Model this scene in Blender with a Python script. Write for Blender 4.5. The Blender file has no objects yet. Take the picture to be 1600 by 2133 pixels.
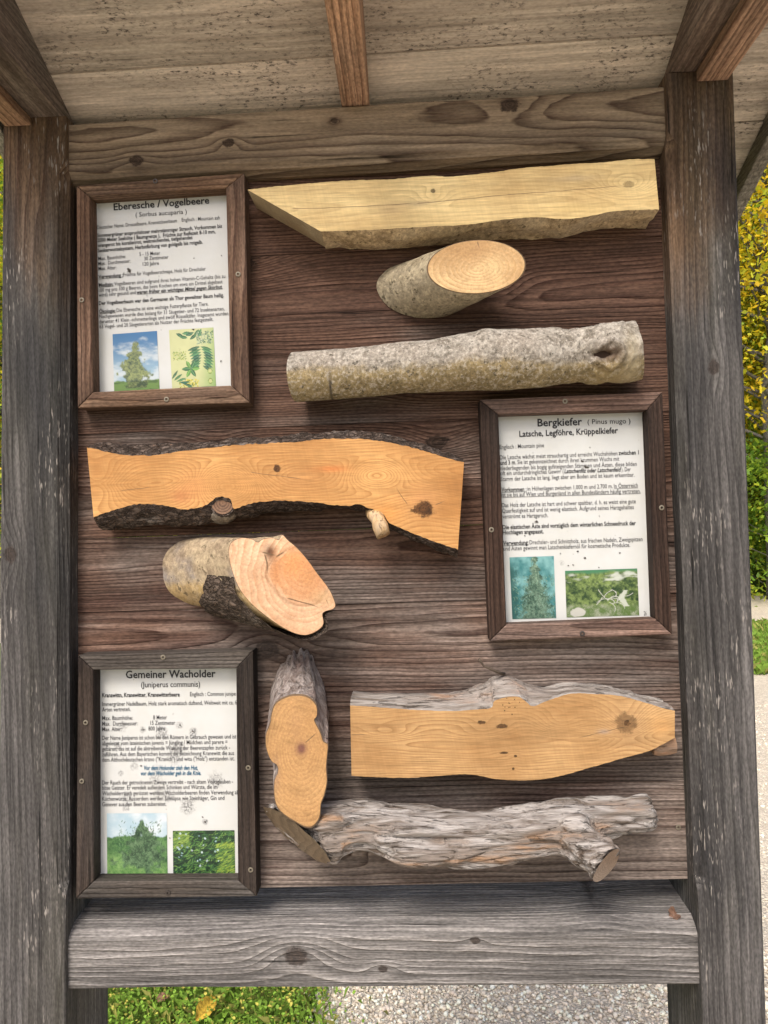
import bpy, bmesh, math, random
import numpy as np
from mathutils import Vector, Matrix
random.seed(7); RNG = np.random.default_rng(7)
sc = bpy.context.scene
COL = sc.collection

# ------------------------------------------------------------------ camera, sky, sun, exposure
EYE = 1.52
W0, H0, F0 = 1600.0, 2133.0, 1500.0
YAW, PITCH, ROLL = math.radians(-2.10), math.radians(1.36), math.radians(-1.53)
def cam_axes():
    cy, sy, cp, sp = math.cos(YAW), math.sin(YAW), math.cos(PITCH), math.sin(PITCH)
    f = Vector((sy*cp, cy*cp, sp)); r0 = Vector((cy, -sy, 0)); u0 = r0.cross(f)
    return r0*math.cos(ROLL)+u0*math.sin(ROLL), u0*math.cos(ROLL)-r0*math.sin(ROLL), f
CR, CU, CF = cam_axes()
CAM = Vector((0, -1.0, EYE))
cd = bpy.data.cameras.new('camera'); cam = bpy.data.objects.new('camera', cd); COL.objects.link(cam)
M = Matrix((CR, CU, -CF)).transposed().to_4x4(); M.translation = CAM
cam.matrix_world = M
cd.sensor_fit = 'VERTICAL'; cd.sensor_height = 32.0; cd.lens = 32.0*F0/H0
cd.clip_start = 0.02; cd.clip_end = 500
sc.camera = cam
world = bpy.data.worlds.new('World'); sc.world = world; world.use_nodes = True
SUN_EL, SUN_AZ = math.radians(49), math.radians(200)      # azimuth of the sun seen from the board, clockwise from +Y
wn = world.node_tree; bgn = wn.nodes['Background']
sky = wn.nodes.new('ShaderNodeTexSky'); sky.sky_type = 'NISHITA'; sky.sun_disc = False
sky.sun_elevation = SUN_EL; sky.sun_rotation = SUN_AZ; sky.air_density = 0.8; sky.dust_density = 4.5; sky.ozone_density = 0.4
wn.links.new(sky.outputs[0], bgn.inputs[0]); bgn.inputs[1].default_value = 0.125
sd = bpy.data.lights.new('sun', 'SUN'); sun = bpy.data.objects.new('sun', sd); COL.objects.link(sun)
sd.energy = 1.5; sd.angle = math.radians(20); sd.color = (1.0, 0.965, 0.92)
sun.location = (0, -4, 8)
sdir = Vector((math.sin(SUN_AZ)*math.cos(SUN_EL), math.cos(SUN_AZ)*math.cos(SUN_EL), math.sin(SUN_EL)))
sun.rotation_euler = (-sdir).to_track_quat('-Z', 'Y').to_euler()
sc.view_settings.view_transform = 'Standard'; sc.view_settings.look = 'None'
sc.view_settings.gamma = 1.0; sc.view_settings.use_curve_mapping = False
sc.view_settings.exposure = 0.86
sc.cycles.use_denoising = True
sc.cycles.max_bounces = 4; sc.cycles.diffuse_bounces = 3; sc.cycles.glossy_bounces = 2; sc.cycles.transparent_max_bounces = 6

# ------------------------------------------------------------------ helpers: points, noise, meshes, things
def at(px, py, Y):
    """the point of the vertical plane at depth Y that a photo pixel looks at"""
    d = CF*F0 + CR*(px-W0/2) - CU*(py-H0/2)
    t = (Y-CAM.y)/d.y
    return CAM + d*t
class Crop:
    def __init__(s, x, y, k): s.x, s.y, s.k = x, y, k
    def __call__(s, p, Y): return at(s.x+p[0]/s.k, s.y+p[1]/s.k, Y)
CA = Crop(500, 320, 1600/900.); CB = Crop(140, 860, 1600/880.); CC = Crop(530, 1340, 1600/920.)
P1 = Crop(140, 350, 4.0); P2 = Crop(990, 810, 1600/450.); P3 = Crop(140, 1340, 1600/420.)

def _hash(i, j, k, s):
    n = (i.astype(np.int64)*73856093) ^ (j.astype(np.int64)*19349663) ^ (k.astype(np.int64)*83492791) ^ (s*2654435761)
    n = (n ^ (n >> 13)) & 0x7fffffff; n = (n*1274126177) & 0x7fffffff; n = n ^ (n >> 16)
    return (n & 0xffff)/65535.0
def vnoise(P, seed=0):
    P = np.asarray(P, float); I = np.floor(P); f = P-I; f = f*f*(3-2*f); I = I.astype(np.int64)
    r = 0
    for a in (0, 1):
        for b in (0, 1):
            for c in (0, 1):
                w = (f[:, 0] if a else 1-f[:, 0])*(f[:, 1] if b else 1-f[:, 1])*(f[:, 2] if c else 1-f[:, 2])
                r = r + w*_hash(I[:, 0]+a, I[:, 1]+b, I[:, 2]+c, seed)
    return r*2-1
def fbm(P, seed=0, octv=3):
    P = np.asarray(P, float); r = 0; a = 1
    for o in range(octv): r = r+a*vnoise(P*2**o, seed+o*17); a *= .5
    return r

def tag(o, label=None, cat=None, group=None, kind=None):
    if label: o['label'] = label
    if cat: o['category'] = cat
    if group: o['group'] = group
    if kind: o['kind'] = kind
    return o
def thing(name, loc, label, cat, group=None):
    o = bpy.data.objects.new(name, None); COL.objects.link(o); o.location = loc; o.empty_display_size = .05
    return tag(o, label, cat, group)
def wloc(o):
    v = Vector((0, 0, 0))
    while o is not None: v = v+o.location; o = o.parent
    return v
def link(name, me, mat, parent=None, loc=None, smooth=False):
    """mesh with world-space vertices -> object whose origin is loc (or the parent's origin)"""
    base = wloc(parent) if parent is not None else Vector((0, 0, 0))
    org = Vector(loc) if loc is not None else base
    if org.length > 0: me.transform(Matrix.Translation(-org))
    o = bpy.data.objects.new(name, me); COL.objects.link(o)
    if parent is not None: o.parent = parent
    o.location = org-base
    if mat is not None: me.materials.append(mat)
    if smooth:
        me.polygons.foreach_set('use_smooth', [True]*len(me.polygons))
    me.update()
    return o
def mesh(verts, faces):
    me = bpy.data.meshes.new('mesh'); me.from_pydata([tuple(v) for v in verts], [], [tuple(f) for f in faces]); me.update(); return me
def fast_mesh(V, Fq):
    """big mesh from numpy arrays (faces all of one size)"""
    me = bpy.data.meshes.new('mesh'); n, k = Fq.shape
    me.vertices.add(len(V)); me.vertices.foreach_set('co', np.asarray(V, np.float32).ravel())
    me.loops.add(n*k); me.loops.foreach_set('vertex_index', Fq.astype(np.int32).ravel())
    me.polygons.add(n); me.polygons.foreach_set('loop_start', np.arange(0, n*k, k, dtype=np.int32))
    me.update(calc_edges=True); me.validate(); return me
def bevel(o, w=.003, seg=2):
    m = o.modifiers.new('bevel', 'BEVEL'); m.width = w; m.segments = seg; m.limit_method = 'ANGLE'; m.angle_limit = math.radians(30)
    m.harden_normals = False
    return o
def prism(front, depth_dir, name, mat, parent, bev=.002, loc=None):
    """closed prism from a front loop (world points) pushed back by depth_dir"""
    n = len(front); V = list(front)+[p+depth_dir for p in front]
    Fc = [tuple(range(n)), tuple(range(2*n-1, n-1, -1))]+[(i, i+n, (i+1) % n+n, (i+1) % n) for i in range(n)]
    me = mesh(V, Fc)
    bm = bmesh.new(); bm.from_mesh(me); bmesh.ops.recalc_face_normals(bm, faces=bm.faces); bm.to_mesh(me); bm.free()
    o = link(name, me, mat, parent, loc)
    if bev: bevel(o, bev)
    return o
def resample(pts, step, closed=True, smooth=True):
    """Catmull-Rom through 3D points, about one point per step"""
    P = [Vector(p) for p in pts]; n = len(P); out = []
    rng = range(n) if closed else range(n-1)
    for i in rng:
        p0, p1, p2, p3 = (P[(i-1) % n], P[i], P[(i+1) % n], P[(i+2) % n]) if closed else (P[max(i-1, 0)], P[i], P[i+1], P[min(i+2, n-1)])
        m = max(1, int((p2-p1).length/step+.5))
        for k in range(m):
            t = k/m
            if smooth:
                q = .5*((2*p1)+(p2-p0)*t+(2*p0-5*p1+4*p2-p3)*t*t+(3*p1-p0-3*p2+p3)*t**3)
            else: q = p1.lerp(p2, t)
            out.append(q)
    if not closed: out.append(P[-1].copy())
    return out

# ------------------------------------------------------------------ shader expressions
class S:
    """a float socket that can be computed with"""
    def __init__(s, nt, sock): s.nt, s.k = nt, sock
    def _m(s, op, *a, clamp=False):
        n = s.nt.nodes.new('ShaderNodeMath'); n.operation = op; n.use_clamp = clamp
        for i, v in enumerate((s,)+a):
            if isinstance(v, S): s.nt.links.new(v.k, n.inputs[i])
            else: n.inputs[i].default_value = float(v)
        return S(s.nt, n.outputs[0])
    def __add__(s, o): return s._m('ADD', o)
    __radd__ = __add__
    def __mul__(s, o): return s._m('MULTIPLY', o)
    __rmul__ = __mul__
    def __sub__(s, o): return s._m('SUBTRACT', o)
    def __rsub__(s, o): return (s*-1)+o
    def __truediv__(s, o): return s._m('DIVIDE', o)
    def sq(s): return s*s
    def sqrt(s): return s._m('SQRT')
    def abs(s): return s._m('ABSOLUTE')
    def pw(s, p): return s._m('POWER', p)
    def fract(s): return s._m('FRACT')
    def sin(s): return s._m('SINE')
    def gauss(s): return (s*-1.0)._m('EXPONENT')          # exp(-s)
    def mn(s, o): return s._m('MINIMUM', o)
    def mx(s, o): return s._m('MAXIMUM', o)
    def clamp(s): return s._m('ADD', 0.0, clamp=True)
    def step(s, a, b):
        n = s.nt.nodes.new('ShaderNodeMapRange'); n.interpolation_type = 'SMOOTHSTEP'
        s.nt.links.new(s.k, n.inputs[0]); n.inputs[1].default_value = a; n.inputs[2].default_value = b
        n.inputs[3].default_value = 0; n.inputs[4].default_value = 1
        return S(s.nt, n.outputs[0])
class Mat:
    def __init__(s, name, rough=.8, spec=.2):
        s.m = bpy.data.materials.new(name); s.m.use_nodes = True; s.nt = s.m.node_tree
        s.b = s.nt.nodes['Principled BSDF']; s.b.inputs['Roughness'].default_value = rough
        s.b.inputs['Specular IOR Level'].default_value = spec
    def xyz(s, kind='Object'):
        tc = s.nt.nodes.new('ShaderNodeTexCoord'); sp = s.nt.nodes.new('ShaderNodeSeparateXYZ')
        s.nt.links.new(tc.outputs[kind], sp.inputs[0]); return [S(s.nt, k) for k in sp.outputs]
    def pos(s):
        g = s.nt.nodes.new('ShaderNodeNewGeometry'); sp = s.nt.nodes.new('ShaderNodeSeparateXYZ')
        s.nt.links.new(g.outputs['Position'], sp.inputs[0]); return [S(s.nt, k) for k in sp.outputs]
    def rnd(s):
        return S(s.nt, s.nt.nodes.new('ShaderNodeObjectInfo').outputs['Random'])
    def vec(s, *a):
        c = s.nt.nodes.new('ShaderNodeCombineXYZ')
        for i, v in enumerate(a):
            if isinstance(v, S): s.nt.links.new(v.k, c.inputs[i])
            else: c.inputs[i].default_value = v
        return c.outputs[0]
    def noise(s, v, scale=1, detail=2, rough=.5, dist=0):
        n = s.nt.nodes.new('ShaderNodeTexNoise'); s.nt.links.new(v, n.inputs['Vector'])
        n.inputs['Scale'].default_value = scale; n.inputs['Detail'].default_value = detail
        n.inputs['Roughness'].default_value = rough; n.inputs['Distortion'].default_value = dist
        return S(s.nt, n.outputs[0])
    def vor(s, v, scale=1, feature='F1', rand=1.0):
        n = s.nt.nodes.new('ShaderNodeTexVoronoi'); n.feature = feature; s.nt.links.new(v, n.inputs['Vector'])
        n.inputs['Scale'].default_value = scale; n.inputs['Randomness'].default_value = rand
        return S(s.nt, n.outputs['Distance'])
    def col(s, c):
        n = s.nt.nodes.new('ShaderNodeRGB'); n.outputs[0].default_value = (*c, 1); return n.outputs[0]
    def mix(s, fac, a, b, mode='MIX'):
        n = s.nt.nodes.new('ShaderNodeMix'); n.data_type = 'RGBA'; n.blend_type = mode
        if isinstance(fac, S): s.nt.links.new(fac.k, n.inputs[0])
        else: n.inputs[0].default_value = fac
        for i, c in ((6, a), (7, b)):
            if isinstance(c, tuple): n.inputs[i].default_value = (*c, 1)
            else: s.nt.links.new(c, n.inputs[i])
        return n.outputs[2]
    def grey(s, v):
        n = s.nt.nodes.new('ShaderNodeCombineColor')
        for i in range(3): s.nt.links.new(v.k, n.inputs[i])
        return n.outputs[0]
    def mul(s, c, v): return s.mix(1.0, c, s.grey(v), 'MULTIPLY')
    def out(s, c, h=None, dist=.001, strength=.6, rough=None):
        if isinstance(c, tuple): s.b.inputs['Base Color'].default_value = (*c, 1)
        else: s.nt.links.new(c, s.b.inputs['Base Color'])
        if h is not None:
            b = s.nt.nodes.new('ShaderNodeBump'); b.inputs['Distance'].default_value = dist; b.inputs['Strength'].default_value = strength
            s.nt.links.new(h.k, b.inputs['Height']); s.nt.links.new(b.outputs[0], s.b.inputs['Normal'])
        if rough is not None: s.nt.links.new(rough.k, s.b.inputs['Roughness'])
        return s.m

def weathered(name, axis, early, late_c, pith=(0, .05), spacing=.0055, grey_e=(.17, .16, .15), grey_l=(.06, .055, .052),
              zlo=None, zhi=None, grey0=0., knots=(), warp=.014, late_pow=2.2, late_amt=.85, stain=.35, stain_c=(.02, .017, .015),
              moss=0., scratches=0., specks=0., bump=.0016, rand=True, fibre=1.5, grit_amt=1.2, tone_amt=1.5):
    """old sawn timber: ring field about a wandering pith, knots, grey weathering towards the ground"""
    m = Mat(name, .82, .15); X, Y, Z = m.xyz()
    u, v, w = {'X': (X, Z, Y), 'Z': (Z, X, Y), 'Y': (Y, X, Z)}[axis]
    if rand:
        rn = m.rnd(); us = u+rn*9.0; vs = v+(rn*7.3).fract()*.05-.025; wsft = rn*3.1
    else: us, vs, wsft = u, v, 0.0
    nA = m.noise(m.vec(us*1.6, v*3.5, w*3.5), 1, 2, .5)
    nA2 = m.noise(m.vec(us*1.1+13.7, v*3+5.1, w*3), 1, 1, .5)
    nB = m.noise(m.vec(us*9, v*45, w*45), 1, 2, .55)
    vv = vs-pith[0]+(nA-.5)*(warp*2.2); ww = w-pith[1]+(nA2-.5)*(warp*4)
    r = (vv.sq()+ww.sq()).sqrt()+(nB-.5)*.0035
    disc = None; kr = None
    nK = m.noise(m.vec(us*140, v*140, w*140), 1, 3, .65) if knots else None
    for k in knots:
        ku, kv, kr0 = k[:3]
        du = u-ku; dv = v-kv
        r = r+(du.sq()/(kr0*3.6)**2+dv.sq()/(kr0*2.1)**2).gauss()*(kr0*1.1)*(1 if len(k) < 4 else k[3])
        d = ((du*.72).sq()+dv.sq()).sqrt()/kr0+(nB-.5)*.9+(nK-.5)*.8
        mk = 1-d.step(.7, 1.1)
        disc = mk if disc is None else disc.mx(mk); kr = d if kr is None else kr.mn(d)
    nr = m.noise(m.vec(r*55+wsft, 0.0, 0.0), 1, 1, .5)
    ring = (r/spacing+nr*2.2+wsft).fract()
    fib = m.noise(m.vec(us*9, v*230, w*230), 1, 2, .8)
    streak = m.noise(m.vec(us*2.6, v*75, w*75), 1, 3, .7)
    late = ring.pw(late_pow)*(1-ring.step(.90, 1.0))*late_amt*((fib-.5)*2.2+.95)
    chk = m.noise(m.vec(us*3.5+2, v*150, w*150), 1, 2, .5).step(.64, .70)*m.noise(m.vec(us*6, v*14+7, w*14), 1, 2, .5).step(.5, .62)
    blot = m.noise(m.vec(us*4, v*8, w*8), 1, 2, .6)
    e = m.mix((streak-.5)*2.4+.45, tuple(c*.6 for c in early), tuple(min(1, c*1.25) for c in early))
    cb = m.mix(late.clamp(), e, late_c)
    eg = m.mix((streak-.5)*2.4+.5, tuple(c*.55 for c in grey_e), tuple(min(1, c*1.35) for c in grey_e))
    cg = m.mix(late.clamp(), eg, grey_l)
    if zlo is not None:
        wz = m.pos()[2]
        g = ((wz*-1+zhi)/(zhi-zlo)+(blot-.5)*2.0+(streak-.5)*.7+grey0).step(.05, .95)
    else: g = ((blot-.5)*1.4+(streak-.5)*.4+grey0).clamp()
    c = m.mix(g, cb, cg)
    tone = m.noise(m.vec(us*1.8+21, v*11+3, w*11), 1, 3, .65)
    c = m.mul(c, (tone-.5)*tone_amt+1.0)
    if stain:
        st = m.noise(m.vec(us*2.3+4, v*9+wsft, w*9), 1, 3, .6).step(.53, .75)*stain
        c = m.mix(st, c, stain_c)
    if moss: c = m.mix((m.noise(m.vec(us*2, v*14, w*14), 1, 3, .6).step(.4, .75)*moss).clamp(), c, (.085, .08, .035))
    if scratches:
        sn = m.noise(m.vec(us*45, v*330, w*330), 1, 2, .6); sp2 = m.noise(m.vec(us*5+8, v*16+3, w*16), 1, 2, .5)
        c = m.mix((sn.step(.58, .68)*sp2.step(.48, .64)*scratches).clamp(), c, (.26, .235, .21))
    if specks:
        sn = m.noise(m.vec(us*120, v*280, w*280), 1, 3, .7); sp2 = m.noise(m.vec(us*7+8, v*16+3, w*16), 1, 3, .6)
        c = m.mix((sn.step(.50, .74)*sp2.step(.36, .64)*specks).clamp(), c, (.11, .09, .075))
    h = late*.7+fib*1.0
    if disc is not None:
        kc = m.mix((kr*3.2+nB).fract().pw(2), (.055, .034, .023), (.013, .009, .008)); kc = m.mul(kc, (nK-.5)*2.6+.9)
        c = m.mix(disc*.9, c, m.mix(g*.5, kc, (.05, .045, .042)))
    grit = m.noise(m.vec(us*150, v*420, w*420), 1, 1, .5)
    c = m.mul(c, ((fib-.5)*fibre+1.0)*((grit-.5)*grit_amt+1.0)*(chk*-.72+1.0)*((rn*17.3).fract()*.3+.85 if rand else 1.0))
    return m.out(c, h, bump, .85)

def sawn(name, light, dark, kind='long', zc=0., w0=.02, warp=.03, spacing=.004, knots=(), bumps=(), centre=(0, 0), stretch=(1, 1),
         cracks=(), heart=None, stains=(), amt=.6, nseed=0., noise_u=5.0, grain='X', ring_pow=2.0, rim=None, scr=.5):
    """freshly sawn wood: long grain with loops round the knots, or end grain rings"""
    m = Mat(name, .6, .25); X, Y, Z = m.xyz()
    nB = m.noise(m.vec(X*28+nseed, Z*60, Y*60), 1, 2, .5)
    nL = m.noise(m.vec(X*noise_u+nseed, Z*noise_u*2.4, Y*4), 1, 1.5, .45)
    nL2 = m.noise(m.vec(X*noise_u*.8+nseed+31, Z*noise_u*2, Y*4), 1, 1.0, .45)
    if kind == 'long':
        r = ((Z-zc+(nL-.5)*warp).sq()+(nL2*warp*1.6-warp*.8+w0).sq()).sqrt()+(nB-.5)*.0022
    else:
        r = (((X-centre[0])/stretch[0]).sq()+((Z-centre[1])/stretch[1]).sq()).sqrt()+(nL-.5)*warp+(nB-.5)*.0016
    for bx, bz, sx, sz, a in bumps:
        r = r+(((X-bx)/sx).sq()+((Z-bz)/sz).sq()).gauss()*a
    disc = None; kd = None
    nKs = m.noise(m.vec(X*210, Z*210, Y*210), 1, 3, .65) if knots else None
    for k in knots:
        kx, kz, ra, rb = k[:4]
        q = ((X-kx)/ra).sq()+((Z-kz)/rb).sq()
        r = r+(q/9).gauss()*(ra+rb)*.55
        d = q.sqrt()+(nB-.5)*.9+(nKs-.5)*1.1
        mk = (1-d.step(.7, 1.1))*(1.0 if len(k) < 5 else k[4])
        disc = mk if disc is None else disc.mx(mk); kd = d if kd is None else kd.mn(d)
    ring = (r/spacing+m.noise(m.vec(r*70, nseed, 0.0), 1, 1, .5)*1.5).fract()
    late = ring.pw(ring_pow)*(1-ring.step(.9, 1.0))*(m.noise(m.vec(X*30, Z*160, Y*60), 1, 2, .6)*1.1+.5)
    fib = m.noise(m.vec(X*(18 if grain == 'X' else 300), Z*(420 if grain == 'X' else 300), Y*300), 1, 2, .6)
    blot = m.noise(m.vec(X*9+nseed, Z*15, Y*9), 1, 3, .6)
    big = m.noise(m.vec(X*5+nseed*2, Z*8, Y*5), 1, 2, .6)
    lt = m.mix((blot-.5)*2.0+(big-.5)*2.2+.5, (light[0]*.70, light[1]*.60, light[2]*.50), tuple(min(1, c*1.12) for c in light))
    c = m.mix((late*amt*(blot*2.2-.1)).clamp(), lt, dark)
    if heart:
        hx, hz, ha, hb, hc, hs = heart
        q = (((X-hx)/ha).sq()+((Z-hz)/hb).sq()).sqrt()+(nL-.5)*.7
        c = m.mix((1-q.step(.75, 1.0))*hs, c, hc)
        c = m.mix(((q-.97).abs()*-1+.07).step(0, .06)*.6*hs, c, tuple(v*.35 for v in hc))
    for sx_, sz_, sa, sb, scol, ss in stains:
        q = ((X-sx_)/sa).sq()+((Z-sz_)/sb).sq()
        c = m.mix((q.gauss()*(blot*2.2-.2)*ss).clamp(), c, scol)
    for x0, z0, x1, z1, wd in cracks:
        L = math.hypot(x1-x0, z1-z0); ux, uz = (x1-x0)/L, (z1-z0)/L
        a = (X-x0)*ux+(Z-z0)*uz; d = ((X-x0)*-uz+(Z-z0)*ux+(nL2-.5)*.012+(nB-.5)*.003).abs()
        c = m.mix((1-d.step(wd*.4, wd))*a.step(0, .004)*(1-a.step(L-.012, L))*.85, c, (.12, .075, .04))
    if disc is not None:
        kc = m.mix((kd*2.6+nB).fract().pw(2), tuple(v*.34 for v in dark), tuple(v*.10 for v in dark)); kc = m.mul(kc, (nKs-.5)*2.4+1.0)
        c = m.mix(disc, c, kc)
    gr = m.noise(m.vec(X*(60 if grain == 'X' else 380), Z*380, Y*380), 1, 2, .6); st2 = m.noise(m.vec(X*(5 if grain == 'X' else 30)+nseed, Z*48, Y*30), 1, 3, .65)
    c = m.mix(((st2-.52)*2.6).clamp()*.55, c, tuple(v*.62 for v in dark)); c = m.mul(c, ((fib-.5)*.6+1.0)*((gr-.5)*.5+1.0))
    saw = m.noise(m.vec(X*330+Z*60, Z*9+X*4, 0.0), 1, 1, .5) if grain == 'X' else m.noise(m.vec(X*70+Z*300, Z*9, 0.0), 1, 1, .5)
    c = m.mul(c, (saw-.5)*.2+1.0)
    return m.out(c, fib*.5+saw*scr, .0005, .5)

def bark(name, cols, axis='X', scale=1., kind='smooth', bump=.002, zsplit=None, lich_amt=.35, spots=()):
    """cols: low, mid, high, accent"""
    m = Mat(name, .9, .12); X, Y, Z = m.xyz()
    u, v, w = {'X': (X, Z, Y), 'Z': (Z, X, Y)}[axis]
    if kind == 'smooth':
        a = m.noise(m.vec(u*34, v*42, w*42), scale, 4, .68); b = m.noise(m.vec(u*9, v*14, w*14), scale, 3, .6)
        f = m.noise(m.vec(u*240, v*160, w*160), scale, 2, .6); sp = m.noise(m.vec(u*95, v*95, w*95), scale, 3, .7)
        c = m.mix(a.step(.36, .66), cols[0], cols[1]); c = m.mix(b.step(.42, .62)*.8, c, cols[2])
        if zsplit is not None:                                     # accent colour on the lower half of the stem
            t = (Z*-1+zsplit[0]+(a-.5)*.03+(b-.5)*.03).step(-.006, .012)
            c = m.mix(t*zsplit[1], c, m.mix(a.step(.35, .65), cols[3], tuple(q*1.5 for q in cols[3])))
        lich = m.noise(m.vec(u*150, v*130, w*130), scale, 3, .75)
        c = m.mix(lich.step(.5, .62)*lich_amt, c, tuple(min(.8, q*1.45) for q in cols[1])); c = m.mix((1-lich.step(.36, .44))*lich_amt, c, tuple(q*.45 for q in cols[0]))
        c = m.mix(sp.step(.58, .68)*.75, c, tuple(q*.28 for q in cols[0]))
        c = m.mul(c, (f-.5)*.9+1.0); h = a*.8+f*.4+lich*.6
    elif kind == 'pine':
        a = m.noise(m.vec(u*60, v*90, w*90), scale, 4, .7); wp = m.noise(m.vec(u*45, v*60, w*60), scale, 3, .7)
        d = m.vor(m.vec(u*62+wp*3.2, v*150+wp*3.5, w*130+a*3), scale, 'DISTANCE_TO_EDGE')
        b = m.noise(m.vec(u*14, v*25, w*25), scale, 3, .6); f = m.noise(m.vec(u*220, v*260, w*260), scale, 2, .6)
        c = m.mix(a.step(.35, .7), cols[0], cols[1]); c = m.mix((b.step(.5, .7)*a.step(.4, .6)).clamp(), c, cols[2])
        c = m.mix((1-d.step(.0, .14))*.7, c, tuple(q*.3 for q in cols[0])); c = m.mix(f.step(.62, .72)*.4, c, cols[3])
        h = d.step(0, .22)*1.0+a*.8+f*.3
    else:                                                           # fibrous juniper
        a = m.noise(m.vec(u*7, v*85, w*85), scale, 4, .65, .6); b = m.noise(m.vec(u*5, v*18, w*18), scale, 3, .6, .4)
        f = m.noise(m.vec(u*34, v*420, w*420), scale, 3, .65); g = m.noise(m.vec(u*16, v*130, w*130), scale, 3, .7, 1.2)
        c = m.mix(a.step(.34, .64), cols[0], cols[1]); c = m.mix(b.step(.46, .62)*.75, c, cols[2])
        c = m.mix((g.step(.58, .66)*.6).clamp(), c, tuple(q*.32 for q in cols[0])); c = m.mix((b.step(.54, .68)*a.step(.42, .6)).clamp()*.75, c, cols[3])
        c = m.mul(c, (f-.5)*.9+1.0); h = a*1.0+f*.7-g.step(.56, .66)*.7
    for sx_, sz_, ra, rb, scol, ss in spots:
        q = ((X-sx_)/ra).sq()+((Z-sz_)/rb).sq()
        c = m.mix((q.gauss()*ss*(a*1.6+.2)).clamp(), c, scol)
    return m.out(c, h, bump, .9)

def plain(name, c, rough=.6, metal=0., spec=.3, var=.0, vs=60):
    m = Mat(name, rough, spec); m.b.inputs['Metallic'].default_value = metal
    if var:
        X, Y, Z = m.xyz('Object'); n = m.noise(m.vec(X, Y, Z), vs, 3, .6)
        return m.out(m.mul(m.mix(0.0, c, c), (n-.5)*var*2+1))
    return m.out(c)
def attr_mat(name, rough=.6, spec=.2, trans=0., var=0.):
    m = Mat(name, rough, spec)
    a = m.nt.nodes.new('ShaderNodeVertexColor'); a.layer_name = 'Col'; c = a.outputs[0]
    m.nt.links.new(c, m.b.inputs['Base Color'])
    if trans:
        t = m.nt.nodes.new('ShaderNodeBsdfTranslucent'); m.nt.links.new(c, t.inputs[0])
        x = m.nt.nodes.new('ShaderNodeMixShader'); x.inputs[0].default_value = trans
        m.nt.links.new(m.b.outputs[0], x.inputs[1]); m.nt.links.new(t.outputs[0], x.inputs[2])
        m.nt.links.new(x.outputs[0], m.nt.nodes['Material Output'].inputs[0])
    return m.m
def set_col(me, C):
    a = me.color_attributes.new('Col', 'FLOAT_COLOR', 'POINT')
    A = np.ones((len(me.vertices), 4), np.float32); A[:, :3] = C; a.data.foreach_set('color', A.ravel())

# ================================================================== THE SETTING
ZG = 0.0
def ground_mats():
    m = Mat('meadow', .95, .1); X, Y, Z = m.pos()
    a = m.noise(m.vec(X, Y, 0.), 1.3, 5, .65); b = m.noise(m.vec(X, Y, 0.), 26, 4, .7); f = m.noise(m.vec(X, Y, 0.), 150, 2, .6)
    c = m.mix(a.step(.35, .65), (.07, .13, .02), (.16, .21, .04)); c = m.mix(b.step(.45, .7), c, (.22, .24, .06)); c = m.mul(c, (f-.5)*1.2+1)
    meadow = m.out(c, f+b, .02, .8)
    m = Mat('gravel_bed', .9, .15); X, Y, Z = m.pos()
    d = m.vor(m.vec(X, Y, 0.), 70, 'DISTANCE_TO_EDGE'); n = m.nt.nodes.new('ShaderNodeTexVoronoi'); m.nt.links.new(m.vec(X, Y, 0.), n.inputs['Vector']); n.inputs['Scale'].default_value = 70
    a = m.noise(m.vec(X, Y, 0.), .9, 4, .6)
    sep = m.nt.nodes.new('ShaderNodeSeparateColor'); m.nt.links.new(n.outputs['Color'], sep.inputs[0]); rv = S(m.nt, sep.outputs[0])
    c = m.mix(rv, (.64, .55, .43), (.84, .75, .61)); c = m.mix((1-d.step(0, .12))*.5, c, (.34, .29, .22)); c = m.mix(a.step(.5, .75)*.3, c, (.42, .37, .29))
    gravel = m.out(c, d.step(0, .3), .006, 1.0)
    return meadow, gravel
MEADOW, GRAVEL = ground_mats()
def sheet(name, pts, z, mat):
    o = link(name, mesh([(x, y, z) for x, y in pts], [tuple(range(len(pts)))]), mat); return tag(o, kind='structure')
sheet('ground', [(-200, -200), (200, -200), (200, 200), (-200, 200)], -.012, MEADOW)
def edge_x(y): return -.385+.05*math.sin(y*2.1)+.03*math.sin(y*5.3+1)
ys = [-8+.25*i for i in range(int((6.4+8)/.25)+1)]
sheet('gravel_yard', [(edge_x(y) if y > -.2 else edge_x(y)-min(9, (-.2-y)*14), y) for y in ys]+[(16, 6.3), (16, -8)], -.006, GRAVEL)  # yard behind the board; unseen spread in front added to bounce light up
sheet('gravel_path', [(-30, 9.2), (30, 9.7), (30, 14.0), (-30, 13.2)], -.004, GRAVEL)
# wooded bank behind the path
def bank():
    nx, ny = 60, 16; V = []
    for j in range(ny+1):
        for i in range(nx+1):
            x = -45+90*i/nx; t = j/ny; y = 15.5+t*26
            V.append((x, y, -.05+12*t**1.15*(1)+.5*math.sin(x*.5+t*4)*t+.3*math.sin(x*1.3)*t))
    Fq = [(j*(nx+1)+i, j*(nx+1)+i+1, (j+1)*(nx+1)+i+1, (j+1)*(nx+1)+i) for j in range(ny) for i in range(nx)]
    tag(link('wooded_bank', mesh(V, Fq), MEADOW, smooth=True), kind='structure')
bank()

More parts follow.
